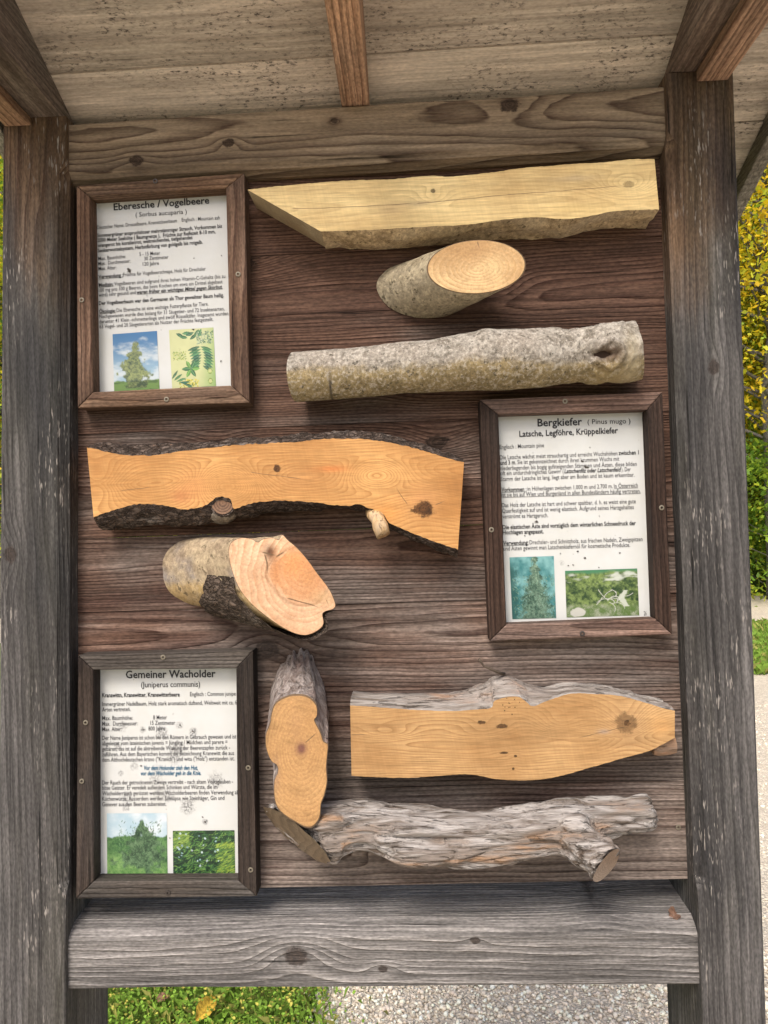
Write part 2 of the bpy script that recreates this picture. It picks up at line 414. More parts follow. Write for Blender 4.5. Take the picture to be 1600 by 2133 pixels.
# ================================================================== THE DISPLAY BOARD
BX0, BX1 = -.42, .42
YP, YF, YR = 0.0, -.036, -.028            # panel face, post face, rail face
board = thing('display_board', (0, 0, 0), 'roofed weathered timber display board with two posts and a plank back panel', 'display board')
BROWN_E, BROWN_L = (.128, .073, .051), (.024, .010, .007)
Z_OF = lambda py: at(800, py, 0).z
panel_m = weathered('panel_wood', 'X', BROWN_E, BROWN_L, pith=(.0, .034), spacing=.0034, zlo=Z_OF(1850), zhi=Z_OF(560), grey_e=(.165, .134, .115), grey_l=(.032, .020, .016),
                    grey0=-.05, late_amt=.95, stain=.55, stain_c=(.045, .02, .016), warp=.014, bump=.0022)
# planks of the back panel: seams read off at the middle of the board
seams = [300, 520, 681, 880, 1100, 1256, 1440, 1640, 1842]
def row(py, Y):
    """a board-wide horizontal: pixel rows at the left and right panel edge that belong to one level"""
    s = np.interp(py, [180, 1842, 2055], [-.055, -.020, -.0075])
    return at(147, py-s*(800-147)*1.0, Y), at(1420, py+s*(1420-800), Y)
plank_knots = {2: [(-.005, .0, .016)], 3: [(.095, .043, .013), (-.22, .045, .012)], 5: [(-.145, .0, .014)], 6: [(-.168, .03, .016), (.22, .052, .013)], 7: [(.02, -.02, .010)], 1: [(-.19, .045, .02), (.17, .0, .012)]}
for i in range(len(seams)-1):
    a0, b0 = row(seams[i], 0); a1, b1 = row(seams[i+1], 0)
    a0.x, b0.x, a1.x, b1.x = a0.x-.012, b0.x+.01, a1.x-.012, b1.x+.01
    if i == len(seams)-2: a1 = at(138, 1858, 0); b1 = at(1436, 1831, 0)
    gap = Vector((0, 0, .0002))
    cz = (a0+b0+a1+b1)/4
    kn = plank_knots.get(i)
    mt = panel_m
    if kn: mt = weathered('panel_wood_knotty', 'X', BROWN_E, BROWN_L, pith=(.0+.02*(i % 3-1), .022+.016*(i % 2)), spacing=.0036 if i < 5 else .0050, zlo=Z_OF(1850), zhi=Z_OF(560), grey_e=(.165, .134, .115), grey_l=(.032, .020, .016),
                          grey0=-.05, late_amt=.95, stain=.55, stain_c=(.045, .02, .016), warp=.014, bump=.0022, knots=kn, rand=True)
    dy = [0, .0012, 0, .0008, -.0006, .001, 0, -.0005][i]
    off = Vector((0, dy, 0))
    prism([a0-gap+off, b0-gap+off, b1+gap+off, a1+gap+off], Vector((0, .024, 0)), 'plank', mt, board, .0007, loc=cz)
# posts with chamfered inner edges
post_kw = dict(early=(.155, .10, .062), late_c=(.045, .022, .014), spacing=.0046, zlo=Z_OF(760), zhi=Z_OF(330), grey_e=(.092, .086, .082), grey_l=(.028, .026, .025),
               late_amt=.8, tone_amt=2.2, stain=.75, stain_c=(.022, .022, .024), scratches=.9, warp=.008, bump=.0018, grey0=.0)
post_l = weathered('post_wood_grey', 'Z', pith=(.03, .09), knots=[(at(15, 1155, YF).z-1.05, at(15, 1155, YF).x+.505, .010, .7)], rand=False, moss=.12, **post_kw)
post_r = weathered('post_wood_dark', 'Z', pith=(-.03, .08), knots=[(at(1480, 765, YF).z-1.05, at(1480, 765, YF).x-.495, .008, .5)], rand=False, moss=.25, **post_kw)
def post(side):
    # lean taken from the outer and inner edges at top and bottom of the picture
    if side < 0:
        it, ib = at(138, 260, YF), at(136, 2060, YF); ot = at(5, 260, YF); ob = at(-6, 2060, YF)
    else:
        it, ib = at(1388, 190, YF), at(1462, 2055, YF); ot = at(1530, 190, YF); ob = at(1595, 2055, YF)
    def ext(a, b, z): t = (z-a.z)/(b.z-a.z); return a.lerp(b, t)
    ztop = at(1420, 151, YF).z if side > 0 else at(110, 243, YF).z
    zs = [(0.0-.05, 0), (at(800, 1862, YF).z, 0), (at(800, 1835, YF).z, 1), (at(800, 330, YF).z, 1), (at(800, 300, YF).z, 0), (ztop, 0)]
    c = .012; D = .136; V = []; s = 1 if side > 0 else -1
    for z, ch in zs:
        a = ext(it, ib, z); b = ext(ot, ob, z); cc = c if ch else .0012
        V += [(a.x+s*cc, YF, z), (b.x-s*.003, YF, z), (b.x, YF+.003, z), (b.x, YF+D, z), (a.x, YF+D, z), (a.x, YF+cc, z)]
    Fc = [(5, 4, 3, 2, 1, 0), tuple(30+i for i in range(6))]
    for j in range(5):
        for i in range(6): Fc.append((j*6+i, j*6+(i+1) % 6, (j+1)*6+(i+1) % 6, (j+1)*6+i))
    me = mesh(V, Fc); bm = bmesh.new(); bm.from_mesh(me); bmesh.ops.recalc_face_normals(bm, faces=bm.faces); bm.to_mesh(me); bm.free()
    link('post', me, post_l if side < 0 else post_r, board, loc=(s*.5, 0, 1.05))
post(-1); post(1)
# crossbeams: profile in Y/Z swept between two ends
def cross(name, prof_l, prof_r, mat, loc, nseg=40, wob=.0012, seed=3):
    n = len(prof_l); V = []
    for k in range(nseg+1):
        t = k/nseg
        for i in range(n):
            p = prof_l[i].lerp(prof_r[i], t); V.append(p)
    V = np.array([tuple(v) for v in V]); nz = vnoise(V*np.array([9, 30, 30]), seed)*wob
    V[:, 2] += nz; V[:, 1] += vnoise(V*np.array([7, 25, 25]), seed+5)*wob*.6
    Fc = [tuple(range(n)), tuple(range(nseg*n+n-1, nseg*n-1, -1))]
    for k in range(nseg):
        for i in range(n): Fc.append((k*n+i, (k+1)*n+i, (k+1)*n+(i+1) % n, k*n+(i+1) % n))
    me = mesh(V, Fc); bm = bmesh.new(); bm.from_mesh(me); bmesh.ops.recalc_face_normals(bm, faces=bm.faces); bm.to_mesh(me); bm.free()
    return bevel(link(name, me, mat, board, loc=loc), .0025, 2)
def prof(top, bot, x, yf, yb, ch_top, ch_bot):
    """section of a crossbeam at one end: top/bot are heights of the front face limits"""
    P = []
    if ch_top: P += [Vector((x, yb, top+ch_top*.9)), Vector((x, yf+ch_top*1.1, top+ch_top*.55)), Vector((x, yf+ch_top*.35, top+ch_top*.12)), Vector((x, yf, top-ch_top*.25))]
    else: P += [Vector((x, yb, top)), Vector((x, yf, top))]
    if ch_bot: P += [Vector((x, yf, bot+ch_bot*.2)), Vector((x, yf+ch_bot*.45, bot-ch_bot*.35)), Vector((x, yf+ch_bot*1.3, bot-ch_bot*.75)), Vector((x, yb, bot-ch_bot*.8))]
    else: P += [Vector((x, yf, bot)), Vector((x, yb, bot))]
    return P
tb_l, tb_r = at(131, 258, YR), at(1386, 181, YR); tb_bl, tb_br = at(131, 362, YR), at(1386, 290, YR)
ctr = (tb_l+tb_r+tb_bl+tb_br)/4
def loc_knot(px, py, Y, ctr, axis='X'): p = at(px, py, Y); return (p.x-ctr.x, p.z-ctr.z)
top_m = weathered('top_beam_wood', 'X', (.27, .20, .135), (.06, .036, .024), pith=(.018, .06), spacing=.0043, knots=[(*loc_knot(1062, 218, YR, ctr), .011, .6), (*loc_knot(284, 335, YR, ctr), .0075, .6), (*loc_knot(476, 298, YR, ctr), .006), (*loc_knot(697, 252, YR, ctr), .004)],
                  grey0=.1, grey_e=(.25, .205, .15), grey_l=(.08, .058, .042), stain=.35, rand=False, late_amt=1.1, specks=.45, bump=.0014, warp=.016, fibre=1.0, grit_amt=.7)
cross('top_beam', prof(tb_l.z, tb_bl.z, tb_l.x, YR, .10, 0, .016), prof(tb_r.z, tb_br.z, tb_r.x, YR, .10, 0, .016), top_m, ctr)
rb_l, rb_r = at(134, 1950, YR), at(1457, 1936, YR); rb_bl, rb_br = at(134, 2060, YR), at(1461, 2051, YR)
ctr2 = (rb_l+rb_r+rb_bl+rb_br)/4
rail_m = weathered('bottom_rail_wood', 'X', (.2, .18, .16), (.07, .06, .055), pith=(.05, .075), spacing=.0056, knots=[(*loc_knot(617, 1990, YR, ctr2), .014), (*loc_knot(1250, 1887, -.01, ctr2), .011), (*loc_knot(798, 2018, YR, ctr2), .006), (*loc_knot(990, 1960, YR, ctr2), .005, .5)],
                   grey0=1.4, grey_e=(.130, .121, .114), grey_l=(.31, .288, .27), tone_amt=2.0, stain=.6, stain_c=(.05, .046, .044), rand=False, late_pow=2.0, late_amt=.85, bump=.003, warp=.009, scratches=.25)
cross('bottom_rail', prof(rb_l.z, rb_bl.z, rb_l.x, YR, .10, .018, 0), prof(rb_r.z, rb_br.z, rb_r.x, YR, .10, .018, 0), rail_m, ctr2)
# roof: sloping boards above level joists; underside falls towards the back
RS = .44; RZ = EYE+.600
def roof_z(y): return RZ-RS*y
roof_m = weathered('roof_board_wood', 'X', (.64, .54, .44), (.40, .31, .24), pith=(.0, .03), spacing=.006, grey0=.3, grey_e=(.62, .54, .44), grey_l=(.44, .37, .29), stain=.25, stain_c=(.27, .24, .19), tone_amt=.8, late_amt=.4, specks=1.5, bump=.0009, moss=.2, fibre=.7, grit_amt=.6)
RXL, RXR = -.56, .533
rtilt = (tb_r.z-tb_l.z)/(tb_r.x-tb_l.x)
edges = [.44, .31, .18, .06, -.063, -.19, -.30]
for i in range(len(edges)-1):
    y0, y1 = edges[i]-.0004, edges[i+1]+.0004
    drop = .0007*(i % 3-1)
    pts = []
    for x, y in ((RXL, y0), (RXR, y0), (RXR, y1), (RXL, y1)):
        pts.append(Vector((x, y, roof_z(y)+rtilt*(x-.0)-drop)))
    nrm = Vector((0, RS, 1)).normalized()
    c = sum(pts, Vector())/4
    prism(pts, nrm*.018, 'roof_board', roof_m, board, .0032, loc=c)
rafter_kw = dict(early=(.42, .26, .165), late_c=(.11, .05, .03), spacing=.006, grey0=.0, stain=.3, late_amt=.9, bump=.0016, warp=.008)
raft_m = weathered('rafter_wood', 'Y', pith=(.06, -.08), **rafter_kw)
tie_m = weathered('tie_beam_wood', 'Y', early=(.16, .115, .085), late_c=(.07, .045, .035), pith=(.05, .06), spacing=.007, grey0=.2, grey_e=(.15, .135, .115), grey_l=(.08, .07, .06), stain=.4)
def joist(name, xa, xb, zb, yfar, ynear, mat, ztop=None, bev=.002):
    V = []
    for x in (xa, xb):
        V += [(x, yfar, zb), (x, ynear, zb), (x, ynear, (roof_z(ynear)+rtilt*x+.001) if ztop is None else ztop), (x, yfar, (max(zb+.004, roof_z(yfar)+rtilt*x+.001)) if ztop is None else ztop)]
    Fc = [(0, 1, 2, 3), (7, 6, 5, 4), (0, 4, 5, 1), (1, 5, 6, 2), (2, 6, 7, 3), (3, 7, 4, 0)]
    me = mesh(V, Fc); bm = bmesh.new(); bm.from_mesh(me); bmesh.ops.recalc_face_normals(bm, faces=bm.faces); bm.to_mesh(me); bm.free()
    return bevel(link(name, me, mat, board, loc=((xa+xb)/2, (yfar+ynear)/2, zb+.03)), bev)
jm0, jm1 = at(711, 221, YR), at(769, 219, YR)
joist('rafter', jm0.x, jm1.x, jm0.z+.0015, -.012, -.29, raft_m)
a, b = at(1397, 151, YF), at(1527, 148, YF)
joist('tie_beam', a.x, b.x, a.z+.001, .02, -.29, tie_m)
a2, b2 = at(1450, 172, YF), at(1515, 166, YF)
joist('bracket', a2.x, b2.x, a2.z, YF-.001, -.27, raft_m, ztop=a.z+.0005)
a, b = at(4, 250, YF), at(128, 243, YF)
joist('tie_beam', a.x, b.x, b.z+.001, .02, -.29, tie_m)
a2, b2 = at(12, 267, YF), at(66, 263, YF)
joist('bracket', a2.x, b2.x, b2.z, YF-.001, -.27, raft_m, ztop=b.z+.0005)
# bargeboards close the roof edges
barge_m = weathered('bargeboard_wood', 'Y', early=(.3, .25, .19), late_c=(.13, .1, .08), pith=(0, .06), grey0=.6, grey_e=(.3, .28, .24), grey_l=(.14, .13, .11))
for s, xx in ((1, RXR), (-1, RXL)):
    pts = [Vector((xx, .45, roof_z(.45)+rtilt*xx-.028)), Vector((xx, -.32, roof_z(-.32)+rtilt*xx-.028)), Vector((xx, -.32, roof_z(-.32)+rtilt*xx+.05)), Vector((xx, .45, roof_z(.45)+rtilt*xx+.05))]
    prism(pts, Vector((s*.022, 0, 0)), 'bargeboard', barge_m, board, .002, loc=sum(pts, Vector())/4)

# ------------------------------------------------------------------ screws
screw_m = plain('screw_brass', (.22, .195, .15), .6, .6); screw_d = plain('screw_dark', (.07, .06, .055), .5, .6); pit_m = plain('screw_recess', (.02, .018, .016), .8)
def screw_mesh(r=.0042):
    V = []; n = 12; Fc = []
    for rr, y in ((r, .0), (r*.95, -.0009), (r*.5, -.0011), (r*.42, .0006)):
        for k in range(n): V.append((rr*math.cos(2*math.pi*k/n), y, rr*math.sin(2*math.pi*k/n)))
    for j in range(3):
        for k in range(n): Fc.append((j*n+k, j*n+(k+1) % n, (j+1)*n+(k+1) % n, (j+1)*n+k))
    Fc.append(tuple(3*n+k for k in range(n)))
    me = mesh(V, Fc); bm = bmesh.new(); bm.from_mesh(me); bmesh.ops.recalc_face_normals(bm, faces=bm.faces); bm.to_mesh(me); bm.free()
    return me
def screw_data(m):
    me = screw_mesh(); me.materials.append(m); me.materials.append(pit_m); me.polygons[len(me.polygons)-1].material_index = 1; return me
SCREW, SCREW_D = screw_data(screw_m), screw_data(screw_d)
def screw(p, parent, dark=False, s=1.0):
    o = bpy.data.objects.new('screw', SCREW_D if dark else SCREW); COL.objects.link(o); o.parent = parent
    s *= .85; o.location = p-wloc(parent); o.scale = (s, 1, s)
screw(at(1413, 1723, -.0008), board); screw(at(152, 1071, -.0008), board, True)  # dark screw added where the plank seam has only a small hole

# ================================================================== NOTICES
_tc = {}
def text_geo(s, bold, ital):
    k = (s, bold, ital)
    if k in _tc: return _tc[k]
    cu = bpy.data.curves.new('t', 'FONT'); cu.body = s; cu.resolution_u = 2; cu.offset = .020 if bold else .004; cu.shear = .22 if ital else 0
    cu.dimensions = '2D'; cu.fill_mode = 'BOTH'
    o = bpy.data.objects.new('t', cu); COL.objects.link(o); dg = bpy.context.evaluated_depsgraph_get(); dg.update()
    me = o.evaluated_get(dg).to_mesh(); V = [tuple(v.co) for v in me.vertices]; Fc = [tuple(p.vertices) for p in me.polygons]
    o.evaluated_get(dg).to_mesh_clear(); bpy.data.objects.remove(o); bpy.data.curves.remove(cu)
    xs = [v[0] for v in V]
    if 'H' not in _tc: _tc['H'] = 1.0; g = text_geo('H', False, False); _tc['H'] = max(v[1] for v in g[0])
    _tc[k] = (V, Fc, min(xs), max(xs)); return _tc[k]
ink = plain('ink_black', (.022, .022, .024), .45); ink_g = plain('ink_faded', (.05, .05, .053), .5); ink_b = plain('ink_blue', (.02, .11, .19), .45)
def text_line(s, p0, p1, size, style, parent, ink_mat):
    bold, ital, und = 'B' in style, 'I' in style, 'U' in style
    V, Fc, x0, x1 = text_geo(s, bold, ital); size = size/_tc['H']
    d = p1-p0; L = d.length; ex = d/L; ez = Vector((-ex.z, 0, ex.x)); sx = L/(x1-x0)
    W = [p0+ex*((v[0]-x0)*sx)+ez*(v[1]*size) for v in V]; Fc = list(Fc)
    if und:
        n = len(W); W += [p0-ez*size*.13, p0+ex*L-ez*size*.13, p0+ex*L-ez*size*.07, p0-ez*size*.07]; Fc.append((n, n+1, n+2, n+3))
    link('text_line', mesh(W, Fc), ink_mat, parent)
def paper_mat(name, spots, base=(.53, .54, .53), yel=(.43, .42, .35), gloss=.32):
    m = Mat(name, gloss, .5); X, Y, Z = m.xyz()
    n = m.noise(m.vec(X, Y, Z), 22, 3, .6); f = m.noise(m.vec(X, Y, Z), 420, 2, .6); sp = m.noise(m.vec(X, Y, Z), 160, 2, .5); b = m.noise(m.vec(X, Y, Z), 30, 2, .5)
    c = m.mix((n-.5)*.8+.12, base, yel)
    c = m.mix(sp.step(.70, .74)*b.step(.45, .6)*.6, c, (.2, .19, .17))
    for sx, sz, r, a in spots:
        q = ((X-sx).sq()+(Z-sz).sq()).sqrt()/r+(sp-.5)*1.0
        c = m.mix((1-q.step(.4, 1.1))*f.step(.35, .6)*a, c, (.13, .13, .13))
    return m.out(c, n, .002, .12)
splat_m = plain('dead_insect', (.09, .08, .07), .8, var=.8, vs=900)
def splat(p, r, parent, seed, name='stain'):
    rr = random.Random(seed); n = 14
    V = [p+Vector((0, -.0012, 0))]+[p+Vector((math.cos(6.283*k/n)*r*rr.uniform(.15, 1.0), -.0004*rr.random(), math.sin(6.283*k/n)*r*rr.uniform(.12, .75))) for k in range(n)]
    link(name, mesh(V, [(0, 1+(k+1) % n, 1+k) for k in range(n)]), splat_m, parent)

# ---- small printed pictures as colour fields on a fine grid
def grid_noise(nx, ny, sx, sy, seed, octv=3):
    y, x = np.mgrid[0:ny, 0:nx]; P = np.stack([x.ravel()/nx*sx, y.ravel()/ny*sy, np.zeros(nx*ny)+seed*.37], 1)
    return fbm(P, seed, octv).reshape(ny, nx)
def lerp(a, b, t): return np.asarray(a)*(1-t[..., None])+np.asarray(b)*t[..., None]
def sst(x, a, b): t = np.clip((x-a)/(b-a), 0, 1); return t*t*(3-2*t)
def strokes(I, n, xr, yr, ln, wd, ang, cols, seed):
    ny, nx, _ = I.shape; y, x = np.mgrid[0:ny, 0:nx]; x = x/nx; y = y/ny*(ny/nx); r = np.random.default_rng(seed)
    for k in range(n):
        cx = r.uniform(*xr); cy = r.uniform(*yr)*(ny/nx); a = r.uniform(*ang); l = ln*r.uniform(.6, 1.3)
        ca, sa = math.cos(a), math.sin(a); dx, dy = x-cx, y-cy
        m = ((dx*ca+dy*sa)/l)**2+((-dx*sa+dy*ca)/wd)**2 < 1
        I[m] = np.asarray(cols[r.integers(len(cols))])*r.uniform(.75, 1.25)
    return I
def canvas(nx, ny): y, x = np.mgrid[0:ny, 0:nx]; return x/(nx-1.), y/(ny-1.)
def over(I, t, c): return I*(1-t[..., None])+np.asarray(c)*t[..., None]
def foliage(nx, ny, seed, f=24): 
    """leafy light and dark, fine and uneven"""
    return grid_noise(nx, ny, f, f*ny/nx, seed, 4)*.6+grid_noise(nx, ny, f*.3, f*.3*ny/nx, seed+3, 2)*.5+np.random.default_rng(seed).normal(0, .22, (ny, nx))
def pic_rowan():
    nx, ny = 110, 142; x, y = canvas(nx, ny); I = lerp((.035, .16, .36), (.30, .46, .58), sst(y, .0, .85))
    cl = sst(grid_noise(nx, ny, 3, 9, 2, 5)+y*1.3-.55, -.3, .9); I = over(I, cl*.85, (.62, .68, .70))
    g = sst(y+grid_noise(nx, ny, 6, 6, 5)*.02, .82, .85); I = over(I, g, (.13, .24, .05)); I = over(I, g*sst(grid_noise(nx, ny, 5, 22, 15), .1, .6)*.7, (.03, .08, .02))
    w = np.interp(y, [.13, .25, .4, .6, .72, .85, .97], [.02, .10, .17, .30, .36, .24, .2])
    e = np.abs(x-.48-.03*np.sin(y*9))/w+grid_noise(nx, ny, 13, 16, 9, 4)*.5; t = (1-sst(e, .65, 1.05))*sst(y, .12, .2)*(1-sst(y, .95, .98))
    n = foliage(nx, ny, 4, 26); return over(I, t*.95, lerp((.02, .05, .018), (.30, .35, .11), sst(n+.1-.5*sst(y, .7, .9), -.9, 1.0)))
def pic_botany():
    nx, ny = 126, 162; x, y = canvas(nx, ny); I = lerp((.56, .58, .30), (.26, .40, .13), sst(x+.2*y, .7, 1.25)); I = I*(1+.06*grid_noise(nx, ny, 5, 6, 4)[..., None])
    G = [(.018, .085, .045), (.03, .13, .05), (.05, .18, .075), (.02, .10, .06)]; yy = y*(ny/nx)
    def leaf(cx, cy, l, w, a, c):
        ca, sa = math.cos(a), math.sin(a); dx, dy = x-cx, yy-cy; p = (dx*ca+dy*sa)/l; q = (-dx*sa+dy*ca)/w
        I[p*p+np.abs(q)*1.05 < 1] = c; I[(p*p+np.abs(q)*1.05 < 1) & (q > .12) & (q < .5)] = np.asarray(c)*1.8; I[(np.abs(q) < .09) & (np.abs(p) < .9)] = (.20, .30, .14)
    for k in range(8):
        t = k/7; cy = .40+.42*t; cx = .68+.04*math.sin(3*t)
        leaf(cx-.14, cy+.04+.02*t, .15-.03*t, .036, -.25-.2*t, G[k % 4]); leaf(cx+.14, cy+.05+.02*t, .14-.02*t, .034, .35+.2*t, G[(k+1) % 4])
    for k in range(7): leaf(.24+.075*k, .13+.05*math.sin(k*2), .10, .038, .5-.28*k, G[k % 4])
    for k in range(6): leaf(.45+.10*math.cos(k*1.05), .88+.10*math.sin(k*1.05), .11, .045, k*1.05, [(.11, .27, .05), G[1]][k % 2])
    I[:] = strokes(I, 150, (.6, .97), (.06, .27), .018, .012, (0, 3), [(.14, .25, .14), (.30, .38, .24), (.06, .15, .08), (.4, .46, .3)], 3)
    I[:] = strokes(I, 90, (.06, .36), (.38, .52), .016, .010, (0, 3), [(.40, .46, .12), (.2, .32, .08), (.5, .52, .22)], 8)
    I[:] = strokes(I, 110, (.18, .6), (.86, 1.0), .017, .015, (0, 3), [(.62, .55, .08), (.50, .44, .05), (.2, .26, .05), (.7, .64, .2)], 5)
    for k in range(6): leaf(.08+.07*k, .99+.06*k, .12, .028, -.9+.3*k, G[k % 4])
    for k in range(40): I[int((.36+.4*k/40)*ny*.9), int((.2+.25*k/40+.02*math.sin(k))*nx)] = (.2, .2, .1)
    for cy in (.95, 1.17): leaf(.88, cy, .062, .07, 0, (.2, .28, .06)); I[((x-.88)**2+(yy-cy)**2) < .0016] = (.52, .55, .24)
    return I
def pic_conifer():
    nx, ny = 100, 138; x, y = canvas(nx, ny); n = grid_noise(nx, ny, 6, 8, 3, 5); I = lerp((.03, .17, .18), (.20, .42, .42), sst(n+.5-y*.8, -.8, 1.0))
    w = .04+.44*np.clip(y-.02, 0, 1)**1.1+.04*np.sin(y*40); f = foliage(nx, ny, 6, 30); t = 1-sst(np.abs(x-.56)/w+f*.4, .6, 1.15)
    I = over(I, t, lerp((.012, .05, .035), (.20, .31, .22), sst(f, -1.0, 1.2))); l = (1-sst(x+f*.10, .06, .24))*sst(y, .03, .25); I = over(I, l*.8, (.012, .075, .068))
    I = strokes(I, 420, (.05, .98), (.3, 1.0), .030, .0045, (.3, 2.8), [(.24, .35, .26), (.03, .09, .06), (.13, .24, .17), (.08, .17, .12)], 4)
    return strokes(I, 60, (.48, .64), (.02, .35), .022, .005, (.9, 2.2), [(.26, .36, .25), (.10, .2, .14)], 14)
def pic_mugo():
    nx, ny = 160, 108; x, y = canvas(nx, ny); n = foliage(nx, ny, 3, 34); I = lerp((.012, .04, .015), (.24, .33, .10), sst(n+.25*np.sin(y*7+1.5), -1.0, 1.2))
    r = sst(grid_noise(nx, ny, 7, 14, 8, 5)-np.abs(y-.13)*6, -.5, .5); I = over(I, r*.9, (.58, .61, .55)); tp = (1-sst(y+grid_noise(nx, ny, 9, 3, 21)*.03, .02, .10)); I = over(I, tp, (.06, .20, .10))
    b = sst(y+grid_noise(nx, ny, 8, 4, 2, 4)*.05, .72, .84); I = over(I, b, lerp((.09, .16, .035), (.46, .47, .38), sst(foliage(nx, ny, 11, 14), -.6, 1.2)))
    s = 1-sst(((x-.15)/.12)**2+((y-.9)/.11)**2+grid_noise(nx, ny, 9, 8, 31)*.4, .7, 1.0); I = over(I, s*.9, (.56, .55, .50))
    r_ = np.random.default_rng(5)
    for k in range(16):
        t = np.linspace(0, 1, 160); x0, y0 = r_.uniform(.35, .78), r_.uniform(.55, .76); a0 = r_.uniform(-2.6, .5); cur = r_.uniform(-2.5, 2.5); ln = r_.uniform(.08, .24)
        xs = x0+np.cumsum(np.cos(a0+cur*t))*ln/160; ysn = y0+np.cumsum(np.sin(a0+cur*t))*ln*1.2/160
        for q, (a, c) in enumerate(zip(xs, ysn)):
            i, j = int(np.clip(c, 0, .98)*ny), int(np.clip(a, 0, .99)*nx); I[i, j] = np.array((.60, .61, .56))*r_.uniform(.7, 1.1)
    s = 1-sst(np.abs(x-.80-.03*np.sin(y*18))/.04+grid_noise(nx, ny, 20, 20, 41)*.5, .6, 1.1); s = s*(y > .45)*(y < .8); return over(I, s*.9, (.54, .57, .49))
def pic_juniper():
    nx, ny = 128, 128; x, y = canvas(nx, ny); n = grid_noise(nx, ny, 4, 5, 3, 5); I = lerp((.40, .54, .62), (.68, .73, .75), sst(n+y, -.6, 1.0))
    h = sst(y+grid_noise(nx, ny, 12, 3, 6, 4)*.03, .37, .40); fh = foliage(nx, ny, 26, 30); I = over(I, h, lerp((.02, .08, .03), (.13, .27, .09), sst(fh, -1, 1)))
    g = sst(y-.18*x+grid_noise(nx, ny, 9, 7, 8, 4)*.05, .58, .72); I = over(I, g, lerp((.06, .18, .045), (.24, .40, .14), sst(foliage(nx, ny, 9, 26), -1, 1)))
    f = foliage(nx, ny, 12, 28); wl = np.interp(y, [.1, .2, .4, .6, .8, .95], [.02, .06, .22, .40, .44, .3]); cx = np.interp(y, [.1, .4, .9], [.58, .62, .52])
    t = 1-sst(np.abs(x-cx)/wl+grid_noise(nx, ny, 14, 16, 19, 4)*.45, .6, 1.05); t = t*sst(y, .08, .14)*(1-sst(y+.1*grid_noise(nx, ny, 9, 3, 51), .88, .95))
    I = over(I, t, lerp((.008, .032, .018), (.15, .26, .13), sst(f, -1.0, 1.2))); return strokes(I, 260, (.2, .9), (.12, .9), .022, .004, (-2.2, -.6), [(.16, .28, .14), (.02, .06, .03), (.08, .17, .08)], 4)
def pic_berries():
    nx, ny = 150, 106; I = np.zeros((ny, nx, 3))+np.array((.014, .036, .018)); x, y = canvas(nx, ny)
    I = strokes(I, 900, (0, 1), (0, 1), .045, .0065, (-1.3, .4), [(.04, .11, .04), (.08, .19, .05), (.15, .28, .07), (.02, .07, .035), (.01, .03, .015)], 2)
    I = strokes(I, 260, (.72, 1), (.3, 1), .05, .007, (-.9, -.1), [(.26, .36, .06), (.16, .27, .05), (.06, .14, .04)], 5); I = strokes(I, 120, (.0, .25), (.0, .4), .05, .007, (-.9, -.1), [(.22, .32, .07), (.12, .22, .05)], 6)
    return strokes(I, 24, (.05, .8), (.05, .98), .016, .016, (0, 3), [(.36, .50, .50), (.24, .38, .40), (.44, .55, .56)], 11)
print_m = attr_mat('print_ink', .35, .45)
def picture(img, corners, crop, Y, parent):
    ny, nx, _ = img.shape; q = [crop(c, Y) for c in corners]
    u, v = np.meshgrid(np.linspace(0, 1, nx), np.linspace(0, 1, ny)); u = u.ravel()[:, None]; v = v.ravel()[:, None]; q = [np.array(p)[None] for p in q]
    V = q[0]*(1-u)*(1-v)+q[1]*u*(1-v)+q[2]*u*v+q[3]*(1-u)*v
    i = np.arange(ny-1)[:, None]*nx+np.arange(nx-1)[None]; i = i.ravel(); Fq = np.stack([i, i+nx, i+nx+1, i+1], 1)
    me = fast_mesh(V, Fq); set_col(me, np.clip(img.reshape(-1, 3)*.82, 0, 1)); link('printed_picture', me, print_m, parent)

YN, YFR = -.006, -.028       # paper plane, frame face
def notice(crop, outer, opening, paper, lines, pics, screws, label, spots, splats, mats, sizes, gloss):
    O = [crop(p, YFR) for p in outer]; I = [crop(p, YFR) for p in opening]
    base = (O[2]+O[3])/2; base.y = 0
    t = thing('notice_frame', base, label, 'notice', None)
    back = Vector((0, -YFR-.0003, 0))
    for i, j in ((0, 1), (1, 2), (2, 3), (3, 0)):
        c = (O[i]+O[j]+I[i]+I[j])/4
        prism([O[i], O[j], I[j], I[i]], back, 'frame_rail', mats[i % 2], t, .0016, loc=c)
    pq = [crop(p, YN) for p in paper]; pc = sum(pq, Vector())/4
    pq = [pc+(p-pc)*1.035 for p in pq]
    sp = [((crop(s[:2], YN)-pc).x, (crop(s[:2], YN)-pc).z, s[2], s[3]) for s in spots]
    pm = paper_mat('notice_paper', sp, gloss=gloss)
    pap = prism(pq, Vector((0, .002, 0)), 'paper', pm, t, 0, loc=pc)
    for s, a, b, st in lines:
        big = {'T': sizes[0], 'S': sizes[1], 'M': sizes[2]}.get(st[0], sizes[3])
        text_line(s, crop(a, YN-.0006), crop(b, YN-.0006), big, st, pap, ink_b if 'b' in st else (ink if (st[0] in 'TSM' or 'B' in st) else ink_g))
    for img, cs in pics: picture(img, cs, crop, YN-.0005, pap)
    for x, y, r, sd in splats: splat(crop((x, y), YN-.0007), r, pap, sd)
    for x, y, dk in screws: screw(crop((x, y), YFR-.0004), t, dk)
    return t
fr_kw = dict(spacing=.0036, late_amt=.95, stain=.75, bump=.0024, warp=.006)
f1h = weathered('frame_wood_brown', 'X', (.20, .115, .066), (.05, .024, .016), pith=(.02, .05), grey0=.3, grey_e=(.2, .15, .115), grey_l=(.08, .05, .035), **fr_kw)
